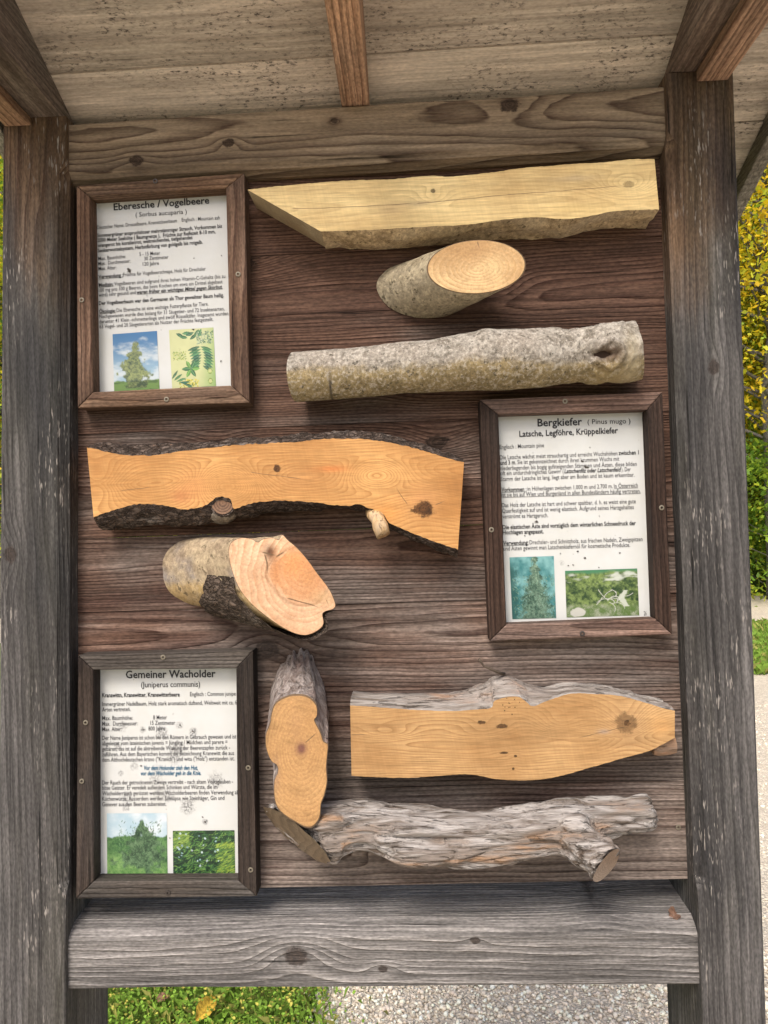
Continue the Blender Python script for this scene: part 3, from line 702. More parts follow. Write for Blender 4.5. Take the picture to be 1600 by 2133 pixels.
f1v = weathered('frame_wood_brown', 'Z', (.155, .088, .055), (.045, .022, .015), pith=(.02, .05), grey0=.25, grey_e=(.17, .125, .1), grey_l=(.07, .045, .035), **fr_kw)
f2h = weathered('frame_wood_russet', 'X', (.16, .095, .07), (.045, .022, .017), pith=(.0, .025), grey0=.3, grey_e=(.15, .12, .105), grey_l=(.055, .045, .04), **fr_kw)
f2v = weathered('frame_wood_dark', 'Z', (.054, .032, .023), (.017, .009, .007), pith=(.02, .05), grey0=.1, grey_e=(.044, .036, .031), grey_l=(.035, .03, .027), **fr_kw)
f3h = weathered('frame_wood_grey', 'X', (.085, .066, .052), (.024, .018, .015), pith=(.02, .05), grey0=.5, grey_e=(.095, .088, .08), grey_l=(.026, .024, .022), **fr_kw)
f3v = weathered('frame_wood_greyblack', 'Z', (.046, .033, .026), (.016, .011, .01), pith=(.02, .05), grey0=.3, grey_e=(.040, .036, .032), grey_l=(.045, .04, .036), **fr_kw)
L1 = [("Eberesche / Vogelbeere", (388, 352), (1185, 295), 'TB'), ("( Sorbus aucuparia )", (570, 408), (997, 380), 'S'),
 ("Deutscher Name: Drosselbeere, Krametsbeerbaum", (250, 510), (915, 452), 'n'), ("Englisch : Mountain ash", (955, 447), (1272, 428), 'n'),
 ("Sommergrüner anspruchsloser mehrstämmiger Strauch, Vorkommen bis", (252, 577), (1290, 497), 'nB'),
 ("2000 Meter Seehöhe ( Baumgrenze ),  Früchte zur Reifezeit 8-10 mm,", (253, 617), (1236, 543), 'nB'),
 ("orangerot bis korallenrot, weitreichendes, tiefgehendes", (255, 660), (1045, 592), 'nB'),
 ("Senkerwurzelsystem, Herbstfärbung von goldgelb bis rotgelb.", (256, 703), (1130, 630), 'nB'),
 ("Max. Baumhöhe:", (260, 770), (487, 750), 'n'), ("5 - 15 Meter", (602, 733), (775, 722), 'n'),
 ("Max.  Durchmesser:", (260, 812), (527, 787), 'n'), ("30 Zentimeter", (642, 770), (845, 755), 'n'),
 ("Max. Alter:", (261, 853), (410, 843), 'n'), ("120 Jahre", (630, 815), (765, 806), 'n'),
 ("Verwendung :", (262, 922), (465, 905), 'nBU'), ("Früchte für Vogelbeerschnaps, Holz für Drechsler", (468, 904), (1155, 853), 'n'),
 ("Medizin:", (264, 990), (385, 982), 'nBU'), ("Vogelbeeren sind aufgrund ihres hohen Vitamin-C-Gehalts (bis zu", (393, 980), (1318, 915), 'n'),
 ("100 mg pro 100 g Beeren, das beim Kochen um etwa ein Drittel abgebaut", (264, 1033), (1295, 960), 'n'),
 ("wird) sehr gesund und", (265, 1073), (572, 1050), 'n'), ("waren früher ein wichtiges Mittel gegen Skorbut.", (580, 1050), (1295, 1003), 'nBIU'),
 ("Der Vogelbeerbaum war den Germanen als Thor geweihter Baum heilig.", (265, 1142), (1305, 1073), 'nB'),
 ("Ökologie:", (267, 1210), (404, 1202), 'nBU'), ("Die Eberesche ist eine wichtige Futterpflanze für Tiere.", (412, 1201), (1178, 1145), 'n'),
 ("Nachgewiesen wurde dies bislang für 31 Säugetier- und 72 Insektenarten,", (268, 1252), (1312, 1185), 'n'),
 ("darunter 41 Klein -schmetterlinge und zwölf Rüsselkäfer. Insgesamt wurden", (269, 1295), (1343, 1225), 'n'),
 ("63 Vogel- und 20 Säugetierarten als Nutzer der Früchte festgestellt.", (270, 1337), (1218, 1273), 'n')]
L2 = [("Bergkiefer", (462, 278), (792, 268), 'TB'), ("( Pinus mugo )", (832, 262), (1150, 255), 'M'), ("Latsche, Legföhre, Krüppelkiefer", (327, 355), (1058, 328), 'SB'),
 ("Englisch : Mountain pine", (182, 446), (510, 432), 'n'),
 ("Die Latsche wächst meist strauchartig und erreicht Wuchshöhen", (184, 523), (1053, 492), 'n'), ("zwischen 1", (1062, 490), (1212, 485), 'nB'),
 ("und 3 m", (186, 563), (295, 558), 'nB'), (". Sie ist gekennzeichnet durch ihren krummen Wuchs mit", (297, 558), (1068, 532), 'n'),
 ("niederliegenden bis bogig aufsteigenden Stämmen und Ästen, diese bilden", (186, 603), (1197, 570), 'n'),
 ("oft ein undurchdringliches Gewirr (", (187, 640), (656, 625), 'n'), ("Latschenfilz oder Latschenfeld", (660, 625), (1080, 612), 'nBI'), ("). Der", (1083, 612), (1152, 610), 'n'),
 ("Stamm der Latsche ist lang, liegt aber am Boden und ist kaum erkennbar.", (190, 683), (1180, 650), 'n'),
 ("Vorkommen :", (195, 762), (380, 757), 'nBU'), ("in Höhenlagen zwischen 1.000 m und 2.700 m.", (388, 755), (1018, 735), 'n'), ("In Österreich", (1028, 735), (1205, 728), 'nU'),
 ("ist sie bis auf Wien und Burgenland in allen Bundesländern häufig vertreten.", (196, 800), (1225, 770), 'nU'),
 ("Das Holz der Latsche ist hart und schwer spaltbar, d. h. es weist eine gute", (199, 877), (1190, 847), 'n'),
 ("Querfestigkeit auf und ist wenig elastisch. Aufgrund seines Harzgehaltes", (200, 918), (1175, 890), 'n'), ("verströmt es Harzgeruch.", (202, 960), (540, 950), 'n'),
 ("Die elastischen Äste sind vorzüglich dem winterlichen Schneedruck der", (204, 1040), (1190, 1008), 'nB'), ("Hochlagen angepasst.", (205, 1078), (507, 1070), 'nB'),
 ("Verwendung:", (208, 1158), (395, 1152), 'nBU'), ("Drechsler- und Schnitzholz, aus frischen Nadeln, Zweigspitzen", (403, 1152), (1240, 1127), 'n'),
 ("und Ästen gewinnt man Latschenkiefernöl für kosmetische Produkte.", (210, 1198), (1147, 1170), 'n'), ("26", (1250, 1678), (1270, 1677), 'n')]
L3 = [("Gemeiner Wacholder", (465, 277), (1178, 268), 'TB'), ("(Juniperus communis)", (587, 350), (1055, 345), 'M'),
 ("Kranawittn, Kranewitter, Kranewitterbeere", (278, 428), (893, 422), 'nB'), ("Englisch : Common junipe", (975, 420), (1338, 415), 'n'),
 ("Immergrüner Nadelbaum, Holz stark aromatisch duftend, Weltweit mit ca. 6", (278, 498), (1347, 485), 'n'), ("Arten vertreten.", (278, 542), (503, 538), 'n'),
 ("Max. Baumhöhe:", (278, 610), (520, 607), 'n'), ("8 Meter", (682, 605), (792, 603), 'n'), ("Max.  Durchmesser:", (278, 655), (558, 650), 'n'), ("15 Zentimeter", (660, 648), (857, 646), 'n'),
 ("Max. Alter:", (278, 698), (432, 696), 'n'), ("800 Jahre", (645, 693), (777, 690), 'n'),
 ("Der Name Juniperus ist schon bei den Römern in Gebrauch gewesen und ist", (278, 767), (1342, 755), 'n'),
 ("abgeleitet vom lateinischen juvenis = Jüngling / Mädchen und parere =", (278, 810), (1272, 798), 'n'),
 ("gebären; das ist auf die abtreibende Wirkung der Beerenzapfen zurück -", (278, 854), (1292, 842), 'n'),
 ("zuführen. Aus dem Bayerischen kommt die Bezeichnung Kranewitt die aus", (278, 897), (1324, 886), 'n'),
 ("dem Althochdeutschen krano (\"Kranich\") und witu (\"Holz\") entstanden ist.", (278, 940), (1328, 929), 'n'),
 ("Vor dem Holunder zieh den Hut,", (610, 1005), (1036, 1003), 'nBIb'), ("vor dem Wacholder geh in die Knie.", (584, 1048), (1062, 1045), 'nBIb'),
 ("Der Rauch der getrockneten Zweige vertreibt - nach altem Volksglauben -", (278, 1122), (1316, 1112), 'n'),
 ("böse Geister. Er veredelt außerdem Schinken und Würste, die im", (278, 1163), (1192, 1155), 'n'),
 ("Wacholderrauch geröstet werden. Wacholderbeeren finden Verwendung al", (278, 1207), (1350, 1198), 'n'),
 ("Küchenwürze. Ausserdem werden Schnäpse wie Steinhäger, Gin und", (278, 1250), (1248, 1243), 'n'), ("Genever aus den Beeren zubereitet.", (278, 1294), (787, 1290), 'n')]
notice(P1, [(75, 145), (1475, 40), (1522, 1955), (85, 2000)], [(188, 238), (1322, 165), (1362, 1810), (215, 1866)], [(235, 293), (1326, 212), (1366, 1815), (262, 1870)], L1,
       [(pic_rowan(), [(378, 1385), (748, 1357), (770, 1840), (392, 1860)]), (pic_botany(), [(848, 1350), (1218, 1328), (1240, 1815), (875, 1836)])],
       [(1425, 885, False), (122, 1100, False), (828, 1927, False), (735, 110, True)],
       'brown wooden frame holding the printed sheet headed Eberesche / Vogelbeere', [(500, 1880, .004, .3)], [(515, 850, .0062, 3), (1055, 752, .0014, 5), (1286, 730, .0013, 6), (765, 900, .0012, 7), (1280, 1608, .0022, 8), (1050, 1345, .0025, 9), (665, 1065, .0014, 12)],
       (f1h, f1v), (.0096, .0064, .0064, .0053), .22)
notice(P2, [(32, 80), (1388, 22), (1460, 1820), (108, 1868)], [(172, 190), (1275, 155), (1335, 1700), (232, 1745)], [(173, 200), (1236, 172), (1300, 1690), (233, 1724)], L2,
       [(pic_conifer(), [(253, 1248), (582, 1238), (600, 1697), (275, 1706)]), (pic_mugo(), [(665, 1348), (1200, 1330), (1215, 1677), (677, 1693)])],
       [(665, 92, False), (1380, 880, False), (120, 1043, False), (793, 1812, True)],
       'dark brown wooden frame holding the printed sheet headed Bergkiefer', [(455, 990, .004, .5), (640, 1290, .004, .4)],
       [(820, 580, .0045, 2), (795, 535, .003, 4), (757, 1203, .0022, 5), (812, 1252, .0025, 6), (920, 942, .0016, 7), (630, 1218, .0016, 8), (1070, 1215, .002, 9), (455, 985, .003, 10), (915, 1322, .0016, 11), (690, 1308, .0015, 13), (850, 435, .0013, 14), (725, 1303, .0017, 15), (368, 1088, .0017, 16)],
       (f2h, f2v), (.0102, .0080, .0068, .0058), .35)
sp3 = [(750, 710, .011, .8), (1000, 705, .007, .9), (955, 1295, .012, .85), (1180, 1085, .013, .6), (880, 835, .012, .6), (440, 660, .008, .6), (400, 815, .006, .8), (480, 1225, .010, .6), (470, 1300, .007, .7), (850, 900, .012, .5), (800, 1210, .010, .6), (730, 1195, .010, .5), (700, 1080, .010, .5), (1095, 1418, .005, .9), (600, 685, .005, .9), (530, 975, .007, .5), (425, 1030, .005, .6), (720, 1010, .010, .35), (890, 650, .006, .7)]
notice(P3, [(85, 95), (1475, 55), (1505, 2010), (68, 2030)], [(208, 212), (1340, 200), (1355, 1884), (212, 1888)], [(250, 214), (1344, 204), (1356, 1830), (250, 1836)], L3,
       [(pic_juniper(), [(315, 1350), (790, 1348), (797, 1828), (318, 1830)]), (pic_berries(), [(838, 1488), (1328, 1483), (1333, 1828), (842, 1830)])],
       [(762, 110, False), (147, 628, False), (1437, 987, False), (117, 1093, False), (800, 1978, True), (1457, 1797, False)],
       'grey weathered wooden frame holding the printed sheet headed Gemeiner Wacholder', sp3, [(1000, 700, .0026, 1), (605, 685, .002, 2), (1095, 1415, .003, 3), (1075, 1378, .0018, 4), (835, 840, .002, 5), (815, 1545, .0015, 6), (785, 1190, .002, 7), (895, 650, .002, 8), (585, 972, .0022, 9)],
       (f3h, f3v), (.0102, .0078, .0078, .0058), .4)

# ================================================================== WOOD SAMPLES ON THE PANEL
def xz(pts): return np.array([(p.x, p.z) for p in pts])
def even(pts, n):
    """n points evenly along an open smooth curve"""
    q = resample(pts, .002, closed=False); A = np.array([tuple(p) for p in q]); d = np.r_[0, np.cumsum(np.linalg.norm(np.diff(A, axis=0), axis=1))]
    t = np.linspace(0, d[-1], n); return np.stack([np.interp(t, d, A[:, k]) for k in range(3)], 1)
def base_of(A): return Vector((float(A[:, 0].mean()), 0.0, float(A[:, 2].min())))
def grid_faces(n, m, flip=False):
    i = (np.arange(n-1)[:, None]*m+np.arange(m-1)[None]).ravel(); q = np.stack([i, i+1, i+m+1, i+m], 1)
    return q[:, ::-1] if flip else q
def slab(label, crop, top, bottom, sil_top, sil_bot, t, face_mat, end_mat, bark_mat, amp=.0025, freq=(40, 120, 120), N=300, jag=.0005, seed=1, bark_rows=14, name='wood_slab'):
    Tp = even([crop(p, -t) for p in top], N); Bt = even([crop(p, -t) for p in bottom], N)
    Tp[:, 2] += vnoise(Tp*260, seed)*jag; Bt[:, 2] += vnoise(Bt*260, seed+1)*jag
    base = base_of(np.vstack([Tp, Bt])); th = thing(name, base, label, 'wood sample')
    org = base
    face = face_mat(base)
    V = np.vstack([Tp, Bt]); i = np.arange(N-1); Fq = np.stack([i, i+N, i+N+1, i+1], 1)
    link('sawn_face', fast_mesh(V, Fq), face, th)
    for k, fl in ((0, False), (N-1, True)):
        a, b = Tp[k], Bt[k]; m = 12; L = np.linspace(0, 1, m)[:, None]; fr = a*(1-L)+b*L; bk = fr.copy(); bk[:, 1] = -.0006
        V = np.vstack([fr, bk]); j = np.arange(m-1); Fq = np.stack([j, j+1, j+1+m, j+m], 1)
        link('sawn_end', fast_mesh(V, Fq[:, ::-1] if fl else Fq), end_mat, th)
    for C, sil, sg in ((Tp, sil_top, 1), (Bt, sil_bot, -1)):
        if sil is not None:
            s = xz([crop(p, -t*.5) for p in sil]); o = np.argsort(s[:, 0]); B = sg*(np.interp(C[:, 0], s[o, 0], s[o, 1])-C[:, 2])
        else: B = np.zeros(N)
        B = np.clip(B, .0004, .03); rows = bark_rows
        P = np.zeros((N, rows, 3))
        for r in range(rows):
            q = r/(rows-1); P[:, r] = C; P[:, r, 1] = -t+(t-.0004)*q
            P[:, r, 2] += sg*B*math.sin(min(1, q*1.7)*math.pi/2)*(1-.35*q*q)
        nz = fbm(P.reshape(-1, 3)*np.array(freq), seed+3, 4).reshape(N, rows); e = np.clip(np.linspace(0, 1, rows)*5, 0, 1)[None]
        P[:, :, 2] += sg*(nz*amp+amp*.35)*e
        link('bark', fast_mesh(P.reshape(-1, 3), grid_faces(N, rows, sg > 0)), bark_mat, th, smooth=True)
    return th
def kn(crop, base, lst, t):
    k = crop.k
    return [((crop((x, y), -t)-base).x, (crop((x, y), -t)-base).z, rx/k/F0*(1-t), ry/k/F0*(1-t))+tuple(r) for x, y, rx, ry, *r in lst]
def bp2(crop, base, lst, t):
    k = crop.k
    return [((crop((x, y), -t)-base).x, (crop((x, y), -t)-base).z, sx/k/F0*(1-t), sy/k/F0*(1-t))+tuple(r) for x, y, sx, sy, *r in lst]
def crk(crop, base, lst, t):
    return [((crop((a, b), -t)-base).x, (crop((a, b), -t)-base).z, (crop((c, d), -t)-base).x, (crop((c, d), -t)-base).z, w) for a, b, c, d, w in lst]

rowan_bark = bark('rowan_bark', [(.30, .22, .125), (.56, .43, .26), (.42, .34, .23), (.2, .17, .07)], 'X', 1.2, 'smooth', .002)
pine_bark = bark('pine_bark', [(.065, .047, .037), (.15, .115, .095), (.20, .17, .15), (.26, .15, .09)], 'X', 1.0, 'pine', .004)
juni_bark = bark('juniper_bark', [(.15, .122, .10), (.38, .35, .32), (.25, .215, .19), (.38, .21, .11)], 'X', 1.0, 'fibre', .004)
# --- slab of rowan
t1 = .055
S1_top = [(28, 133), (200, 115), (400, 100), (560, 95), (700, 82), (780, 85), (930, 70), (1030, 55), (1130, 47), (1250, 38), (1350, 32), (1440, 22), (1535, 20)]
S1_bot = [(300, 288), (480, 282), (600, 275), (700, 270), (850, 262), (970, 245), (1100, 235), (1200, 243), (1290, 232), (1400, 212), (1552, 206)]
def s1_face(base):
    return sawn('rowan_sawn', (.60, .46, .225), (.33, .22, .085), 'long', zc=CA((900, 175), -t1).z-base.z, w0=.012, warp=.03, spacing=.0042, noise_u=3.4, nseed=4.2, amt=.42,
                knots=kn(CA, base, [(715, 138, 9, 9, .8), (1440, 114, 20, 13, .55)], t1), bumps=bp2(CA, base, [(715, 160, 60, 30, .012), (1430, 115, 110, 42, .022)], t1),
                cracks=crk(CA, base, [(190, 205, 650, 180, .0006), (650, 182, 1420, 112, .0006)], t1), stains=bp2(CA, base, [(570, 205, 60, 26, (.42, .30, .16), .55), (1240, 92, 90, 12, (.40, .30, .17), .6), (1250, 200, 130, 18, (.55, .40, .17), .5), (660, 185, 50, 12, (.35, .26, .15), .6)], t1))
end1 = sawn('rowan_end', (.42, .35, .23), (.27, .21, .13), 'end', centre=(-.18, .02), spacing=.004, nseed=2, amt=.3, grain='Z')
slab('pale yellow sawn slab with slanted left end and olive bark below, under the top beam', CA, S1_top, S1_bot, None,
     [(300, 300), (400, 330), (550, 328), (700, 318), (850, 300), (970, 285), (1100, 285), (1200, 292), (1290, 262), (1400, 240), (1552, 225)], t1, s1_face, end1, rowan_bark, amp=.0022, freq=(28, 60, 60), seed=11)
# --- slab of mountain pine
t3 = .05
S3_top = [(75, 130), (130, 143), (200, 157), (260, 162), (330, 160), (420, 148), (560, 130), (700, 118), (850, 112), (950, 100), (1050, 98), (1130, 100), (1220, 112), (1320, 135), (1420, 165), (1503, 187)]
S3_bot = [(100, 395), (150, 378), (220, 355), (290, 345), (380, 352), (440, 365), (510, 355), (545, 338), (560, 322), (590, 318), (618, 328), (632, 362), (660, 355), (720, 338), (800, 333), (880, 335), (980, 345), (1060, 352), (1100, 345), (1130, 355), (1190, 380), (1215, 410), (1230, 422), (1320, 460), (1400, 490), (1480, 518)]
def s3_face(base):
    return sawn('pine_sawn', (.51, .285, .105), (.29, .12, .033), 'long', zc=CB((700, 240), -t3).z-base.z, w0=.006, warp=.035, spacing=.0036, noise_u=4.2, nseed=9.1, amt=.62,
                knots=kn(CB, base, [(795, 212, 15, 15), (1348, 362, 44, 34)], t3), bumps=bp2(CB, base, [(605, 267, 130, 66, .075), (1170, 235, 120, 50, .05), (110, 265, 110, 90, .04)], t3),
                stains=bp2(CB, base, [(480, 280, 60, 60, (.50, .22, .08), .5), (1000, 212, 60, 12, (.55, .16, .04), .7), (1350, 330, 75, 60, (.40, .18, .07), .5), (1210, 380, 60, 40, (.55, .24, .06), .6), (430, 315, 40, 25, (.40, .16, .06), .7), (620, 270, 110, 60, (.40, .19, .06), .6), (900, 250, 120, 50, (.42, .2, .07), .45)], t3), cracks=crk(CB, base, [(690, 225, 900, 250, .0006), (1290, 350, 1240, 280, .0006), (1390, 350, 1440, 330, .0007), (200, 300, 330, 285, .0005)], t3))
end3 = sawn('pine_end', (.55, .30, .12), (.35, .15, .05), 'end', centre=(-.2, 0), spacing=.003, grain='Z')
sl3 = slab('curved orange sawn slab with rough dark bark and a short branch stub along its lower edge', CB, S3_top, S3_bot,
     [(78, 126), (120, 117), (250, 122), (350, 122), (450, 117), (600, 102), (750, 94), (870, 87), (950, 77), (1040, 68), (1120, 72), (1250, 97), (1350, 121), (1450, 156), (1503, 180)],
     [(100, 420), (130, 440), (180, 446), (260, 432), (400, 425), (500, 430), (560, 415), (620, 395), (700, 400), (760, 380), (830, 370), (950, 366), (1050, 355), (1140, 375), (1200, 428), (1290, 470), (1380, 510), (1480, 545)], t3, s3_face, end3, pine_bark, amp=.0036, freq=(55, 130, 130), seed=31, jag=.0009)
# knot at its lower edge and the branch stub
def tube(path, radii, n=20, cap=True):
    V = []; Fc = []
    for i, p in enumerate(path):
        d = (path[min(i+1, len(path)-1)]-path[max(i-1, 0)]).normalized(); a = d.cross(Vector((.3, .2, 1))).normalized(); b = d.cross(a)
        for k in range(n):
            an = 2*math.pi*k/n; V.append(p+(a*math.cos(an)+b*math.sin(an))*radii[i])
    for i in range(len(path)-1):
        for k in range(n): Fc.append((i*n+k, i*n+(k+1) % n, (i+1)*n+(k+1) % n, (i+1)*n+k))
    if cap: Fc += [tuple(range(n-1, -1, -1)), tuple((len(path)-1)*n+k for k in range(n))]
    return V, Fc
def tidy(me):
    bm = bmesh.new(); bm.from_mesh(me); bmesh.ops.recalc_face_normals(bm, faces=bm.faces); bm.to_mesh(me); bm.free(); return me
def jitter(V, f, a, seed):
    A = np.array([tuple(v) for v in V]); D = np.stack([fbm(A*f, seed+k*7, 3) for k in range(3)], 1); return A+D*a
callus_m = bark('callus_bark', [(.12, .10, .08), (.36, .33, .29), (.22, .18, .14), (.35, .2, .1)], 'X', 1.6, 'smooth', .002)
knot_m = sawn('knot_wood', (.20, .12, .075), (.06, .03, .02), 'end', centre=(0, 0), spacing=.004, amt=.9, grain='Z', warp=.006)
k0 = CB((592, 376), -.008); k1 = CB((592, 370), -.040)
V, Fc = tube([k0.lerp(k1, q) for q in (0, .3, .6, .85, 1)], [.0165, .016, .0148, .0125, .007], 30)
A_ = jitter(V, 60, .0016, 5); A_[:, 0] = k1.x+(A_[:, 0]-k1.x)*1.5
link('callus', tidy(mesh(A_, Fc)), callus_m, sl3, loc=k1, smooth=True)
k2 = CB((590, 343), -.0455); kb = k2+Vector((0, .03, -.004))
V, Fc = tube([kb, kb.lerp(k2, .6), k2+Vector((0, .001, 0)), k2], [.0178, .0178, .0172, .0160], 28)
link('knot', tidy(mesh(jitter(V, 140, .0008, 9), Fc)), pine_bark, sl3, loc=k2, smooth=False)
n = 28; V = [k2+Vector((0, -.0004, 0))]+[k2+Vector((math.cos(6.283*k/n)*.0152*(1+.06*math.sin(k*1.7)), -.0009, math.sin(6.283*k/n)*.0144)) for k in range(n)]
link('knot_heart', mesh(V, [(0, 1+(k+1) % n, 1+k) for k in range(n)]), knot_m, sl3, loc=k2)
stub_m = bark('stub_wood', [(.36, .22, .11), (.58, .38, .19), (.45, .36, .26), (.5, .3, .12)], 'Z', 1.0, 'fibre', .002)
a, b, c = CB((1165, 372), -.03), CB((1178, 405), -.05), CB((1198, 462), -.058)
V, Fc = tube([a, a.lerp(b, .5), b, b.lerp(c, .5), c], [.013, .012, .0095, .0105, .0095], 16)
link('branch_stub', tidy(mesh(jitter(V, 120, .0012, 8), Fc)), stub_m, sl3, loc=b, smooth=True)
# --- slab of juniper
t6 = .055
S6_top = [(347, 225), (500, 235), (600, 242), (720, 245), (800, 240), (858, 233), (868, 210), (900, 198), (930, 193), (960, 195), (985, 212), (1010, 228), (1070, 205), (1150, 182), (1230, 183), (1320, 190), (1400, 210), (1480, 235), (1523, 245)]
S6_bot = [(352, 480), (450, 485), (560, 487), (700, 478), (780, 475), (880, 492), (960, 497), (1050, 492), (1130, 475), (1200, 455), (1270, 435), (1350, 412), (1430, 390), (1480, 365), (1523, 342)]
def s6_face(base):
    rr = random.Random(4); holes = []
    for k in range(26): holes.append((920+rr.gauss(0, 26), 226+rr.gauss(0, 14), 2.6, 2.6))
    return sawn('juniper_sawn', (.42, .262, .118), (.24, .122, .046), 'long', zc=CC((800, 350), -t6).z-base.z, w0=.004, warp=.04, spacing=.0036, noise_u=4.0, nseed=17.3, amt=.65,
                knots=kn(CC, base, [(1345, 287, 38, 40, .6), (1350, 290, 12, 12), (822, 287, 17, 9), (897, 300, 22, 9), (905, 397, 16, 4), (945, 409, 7, 5), (938, 455, 6, 6)]+holes[:12], t6),
                bumps=bp2(CC, base, [(1110, 290, 90, 50, .02), (480, 325, 110, 30, .014), (1345, 285, 70, 60, .012), (820, 330, 130, 30, .012)], t6),
                cracks=crk(CC, base, [(1345, 300, 1160, 345, .0005), (347, 328, 420, 330, .0006)], t6), stains=bp2(CC, base, [(1345, 285, 60, 60, (.34, .2, .1), .5), (1480, 300, 45, 40, (.55, .3, .11), .6), (1265, 320, 20, 8, (.3, .24, .2), .8)], t6))
end6 = sawn('juniper_end', (.55, .33, .16), (.35, .18, .07), 'end', centre=(.2, 0), spacing=.003, grain='Z')
sl6 = slab('honey sawn slab with silvery fibrous bark along its upper edge and a dark round knot', CC, S6_top, S6_bot,
     [(347, 184), (430, 190), (560, 188), (700, 188), (770, 176), (820, 150), (870, 124), (920, 124), (990, 144), (1060, 172), (1150, 172), (1250, 174), (1350, 186), (1450, 211), (1500, 222), (1523, 243)], None, t6, s6_face, end6, juni_bark, amp=.0034, freq=(9, 110, 110), seed=61, bark_rows=18, jag=.0004)
twig_m = plain('twig_bark', (.10, .075, .055), .85, var=.4)
tw = [CC(p, y) for p, y in (((905, 112), -.02), ((880, 104), -.035), ((855, 92), -.042), ((833, 84), -.045), ((822, 70), -.046), ((815, 58), -.05))]
V, Fc = tube(tw, [.0022, .002, .0016, .0014, .0014, .0022], 8); link('twig', tidy(mesh(V, Fc)), twig_m, sl6, loc=tw[2], smooth=True)
a, b = CC((1440, 372), -.03), CC((1522, 362), -.032)
V, Fc = tube([a.lerp(b, k/7) for k in range(8)], [.012, .0135, .014, .014, .0135, .013, .0125, .012], 14)
link('broken_edge', tidy(mesh(jitter(V, np.array([30, 150, 150]), .0016, 3), Fc)), bark('broken_wood', [(.2, .11, .07), (.36, .21, .12), (.27, .2, .15), (.4, .2, .1)], 'X', 1, 'fibre', .002), sl6, loc=a, smooth=False)

# --- obliquely cut log pieces
def by_angle(pts, n, c=None):
    A = np.array([tuple(p) for p in resample(pts, .0015)]); c = A.mean(0) if c is None else np.array(c)
    an = np.arctan2(A[:, 2]-c[2], A[:, 0]-c[0]); d = np.r_[0, np.cumsum(np.linalg.norm(np.diff(A, axis=0), axis=1))]; return A, c
def loop_even(pts, n, start):
    """n points evenly round a closed outline, starting at the angle start seen from the centroid"""
    A = np.array([tuple(p) for p in resample(pts, .0012)]); c = A.mean(0)
    an = np.arctan2(A[:, 2]-c[2], A[:, 0]-c[0]); k = np.argmin(np.abs(np.angle(np.exp(1j*(an-start))))); A = np.roll(A, -k, axis=0)
    if np.sum(A[:, 0]*np.roll(A[:, 2], -1)-np.roll(A[:, 0], -1)*A[:, 2]) < 0: A = np.roll(A[::-1], 1, axis=0)
    B = np.vstack([A, A[:1]]); d = np.r_[0, np.cumsum(np.linalg.norm(np.diff(B, axis=0), axis=1))]; t = np.linspace(0, d[-1], n+1)[:-1]
    return np.stack([np.interp(t, d, B[:, k]) for k in range(3)], 1)
def oblique(label, crop, front, rear, h, face_fn, body_mat, amp, freq, seed, n=140, m=44, name='log_section', start=math.pi, bulge=.0, rim=.972):
    Fp = loop_even([crop(p, -h) for p in front], n, start); Rp = loop_even([crop(p, -.0004) for p in rear], n, start)
    base = base_of(np.vstack([Fp, Rp])); th = thing(name, base, label, 'wood sample')
    P = np.zeros((m, n, 3))
    for j in range(m):
        s = j/(m-1); P[j] = Rp*(1-s)+Fp*s
        c = P[j].mean(0); out = P[j]-c; out[:, 1] = 0; out /= np.linalg.norm(out, axis=1)[:, None]+1e-9
        nz = fbm(P[j]*np.array(freq), seed, 4); e = min(1, (1-s)*9); P[j] += out*((nz*amp+bulge*math.sin(math.pi*s))*e)[:, None]
    i = (np.arange(m-1)[:, None]*n+np.arange(n)[None]).ravel(); k = (np.arange(m-1)[:, None]*n+(np.arange(n)[None]+1) % n).ravel()
    Fq = np.stack([i, k, k+n, i+n], 1)
    link('body', tidy(fast_mesh(P.reshape(-1, 3), Fq)), body_mat, th, smooth=True)
    cF = Fp.mean(0); Fi = cF+(Fp-cF)*rim; Fi[:, 1] -= .0008
    if rim < 1:
        i = np.arange(n); k = (i+1) % n; link('bark_rim', tidy(fast_mesh(np.vstack([Fp, Fi]), np.stack([i, k, k+n, i+n], 1))), rim_m, th)
    me = mesh(Fi, [tuple(range(n-1, -1, -1))]); bm = bmesh.new(); bm.from_mesh(me); bmesh.ops.triangulate(bm, faces=bm.faces); bm.to_mesh(me); bm.free()
    if me.polygons[0].normal.y > 0: me.flip_normals()
    link('sawn_face', me, face_fn(base), th)
    return th, P
rim_m = plain('bark_rim', (.13, .085, .05), .9, var=.5, vs=140)
h2 = .075
def ell(cx, cy, a, b, rot, n=24): return [(cx+a*math.cos(6.2832*k/n)*math.cos(rot)-b*math.sin(6.2832*k/n)*math.sin(rot), cy+a*math.cos(6.2832*k/n)*math.sin(rot)+b*math.sin(6.2832*k/n)*math.cos(rot)) for k in range(n)]
def s2_face(base):
    c = CA((880, 424), -h2)-base
    return sawn('rowan_rings', (.57, .40, .21), (.36, .195, .07), 'end', centre=(c.x, c.z), stretch=(1.72, 1.0), spacing=.0040, warp=.002, amt=.5, grain='Z', ring_pow=1.4, noise_u=20, stains=bp2(CA, base, [(880, 345, 14, 16, (.42, .25, .12), .8), (940, 420, 40, 40, (.55, .40, .2), .5)], h2), cracks=crk(CA, base, [(880, 322, 883, 362, .0012)], h2))
oblique('log section with a pale oval cut face of fine rings, above the long grey log', CA, ell(875, 420, 184, 100, -.055), ell(684, 503, 176, 106, .06), h2, s2_face,
        bark('rowan_bark_grey', [(.23, .19, .12), (.44, .37, .25), (.31, .265, .19), (.26, .2, .08)], 'X', 1.1, 'smooth', .002), .0013, (30, 30, 30), 21, start=math.pi)
h4 = .085
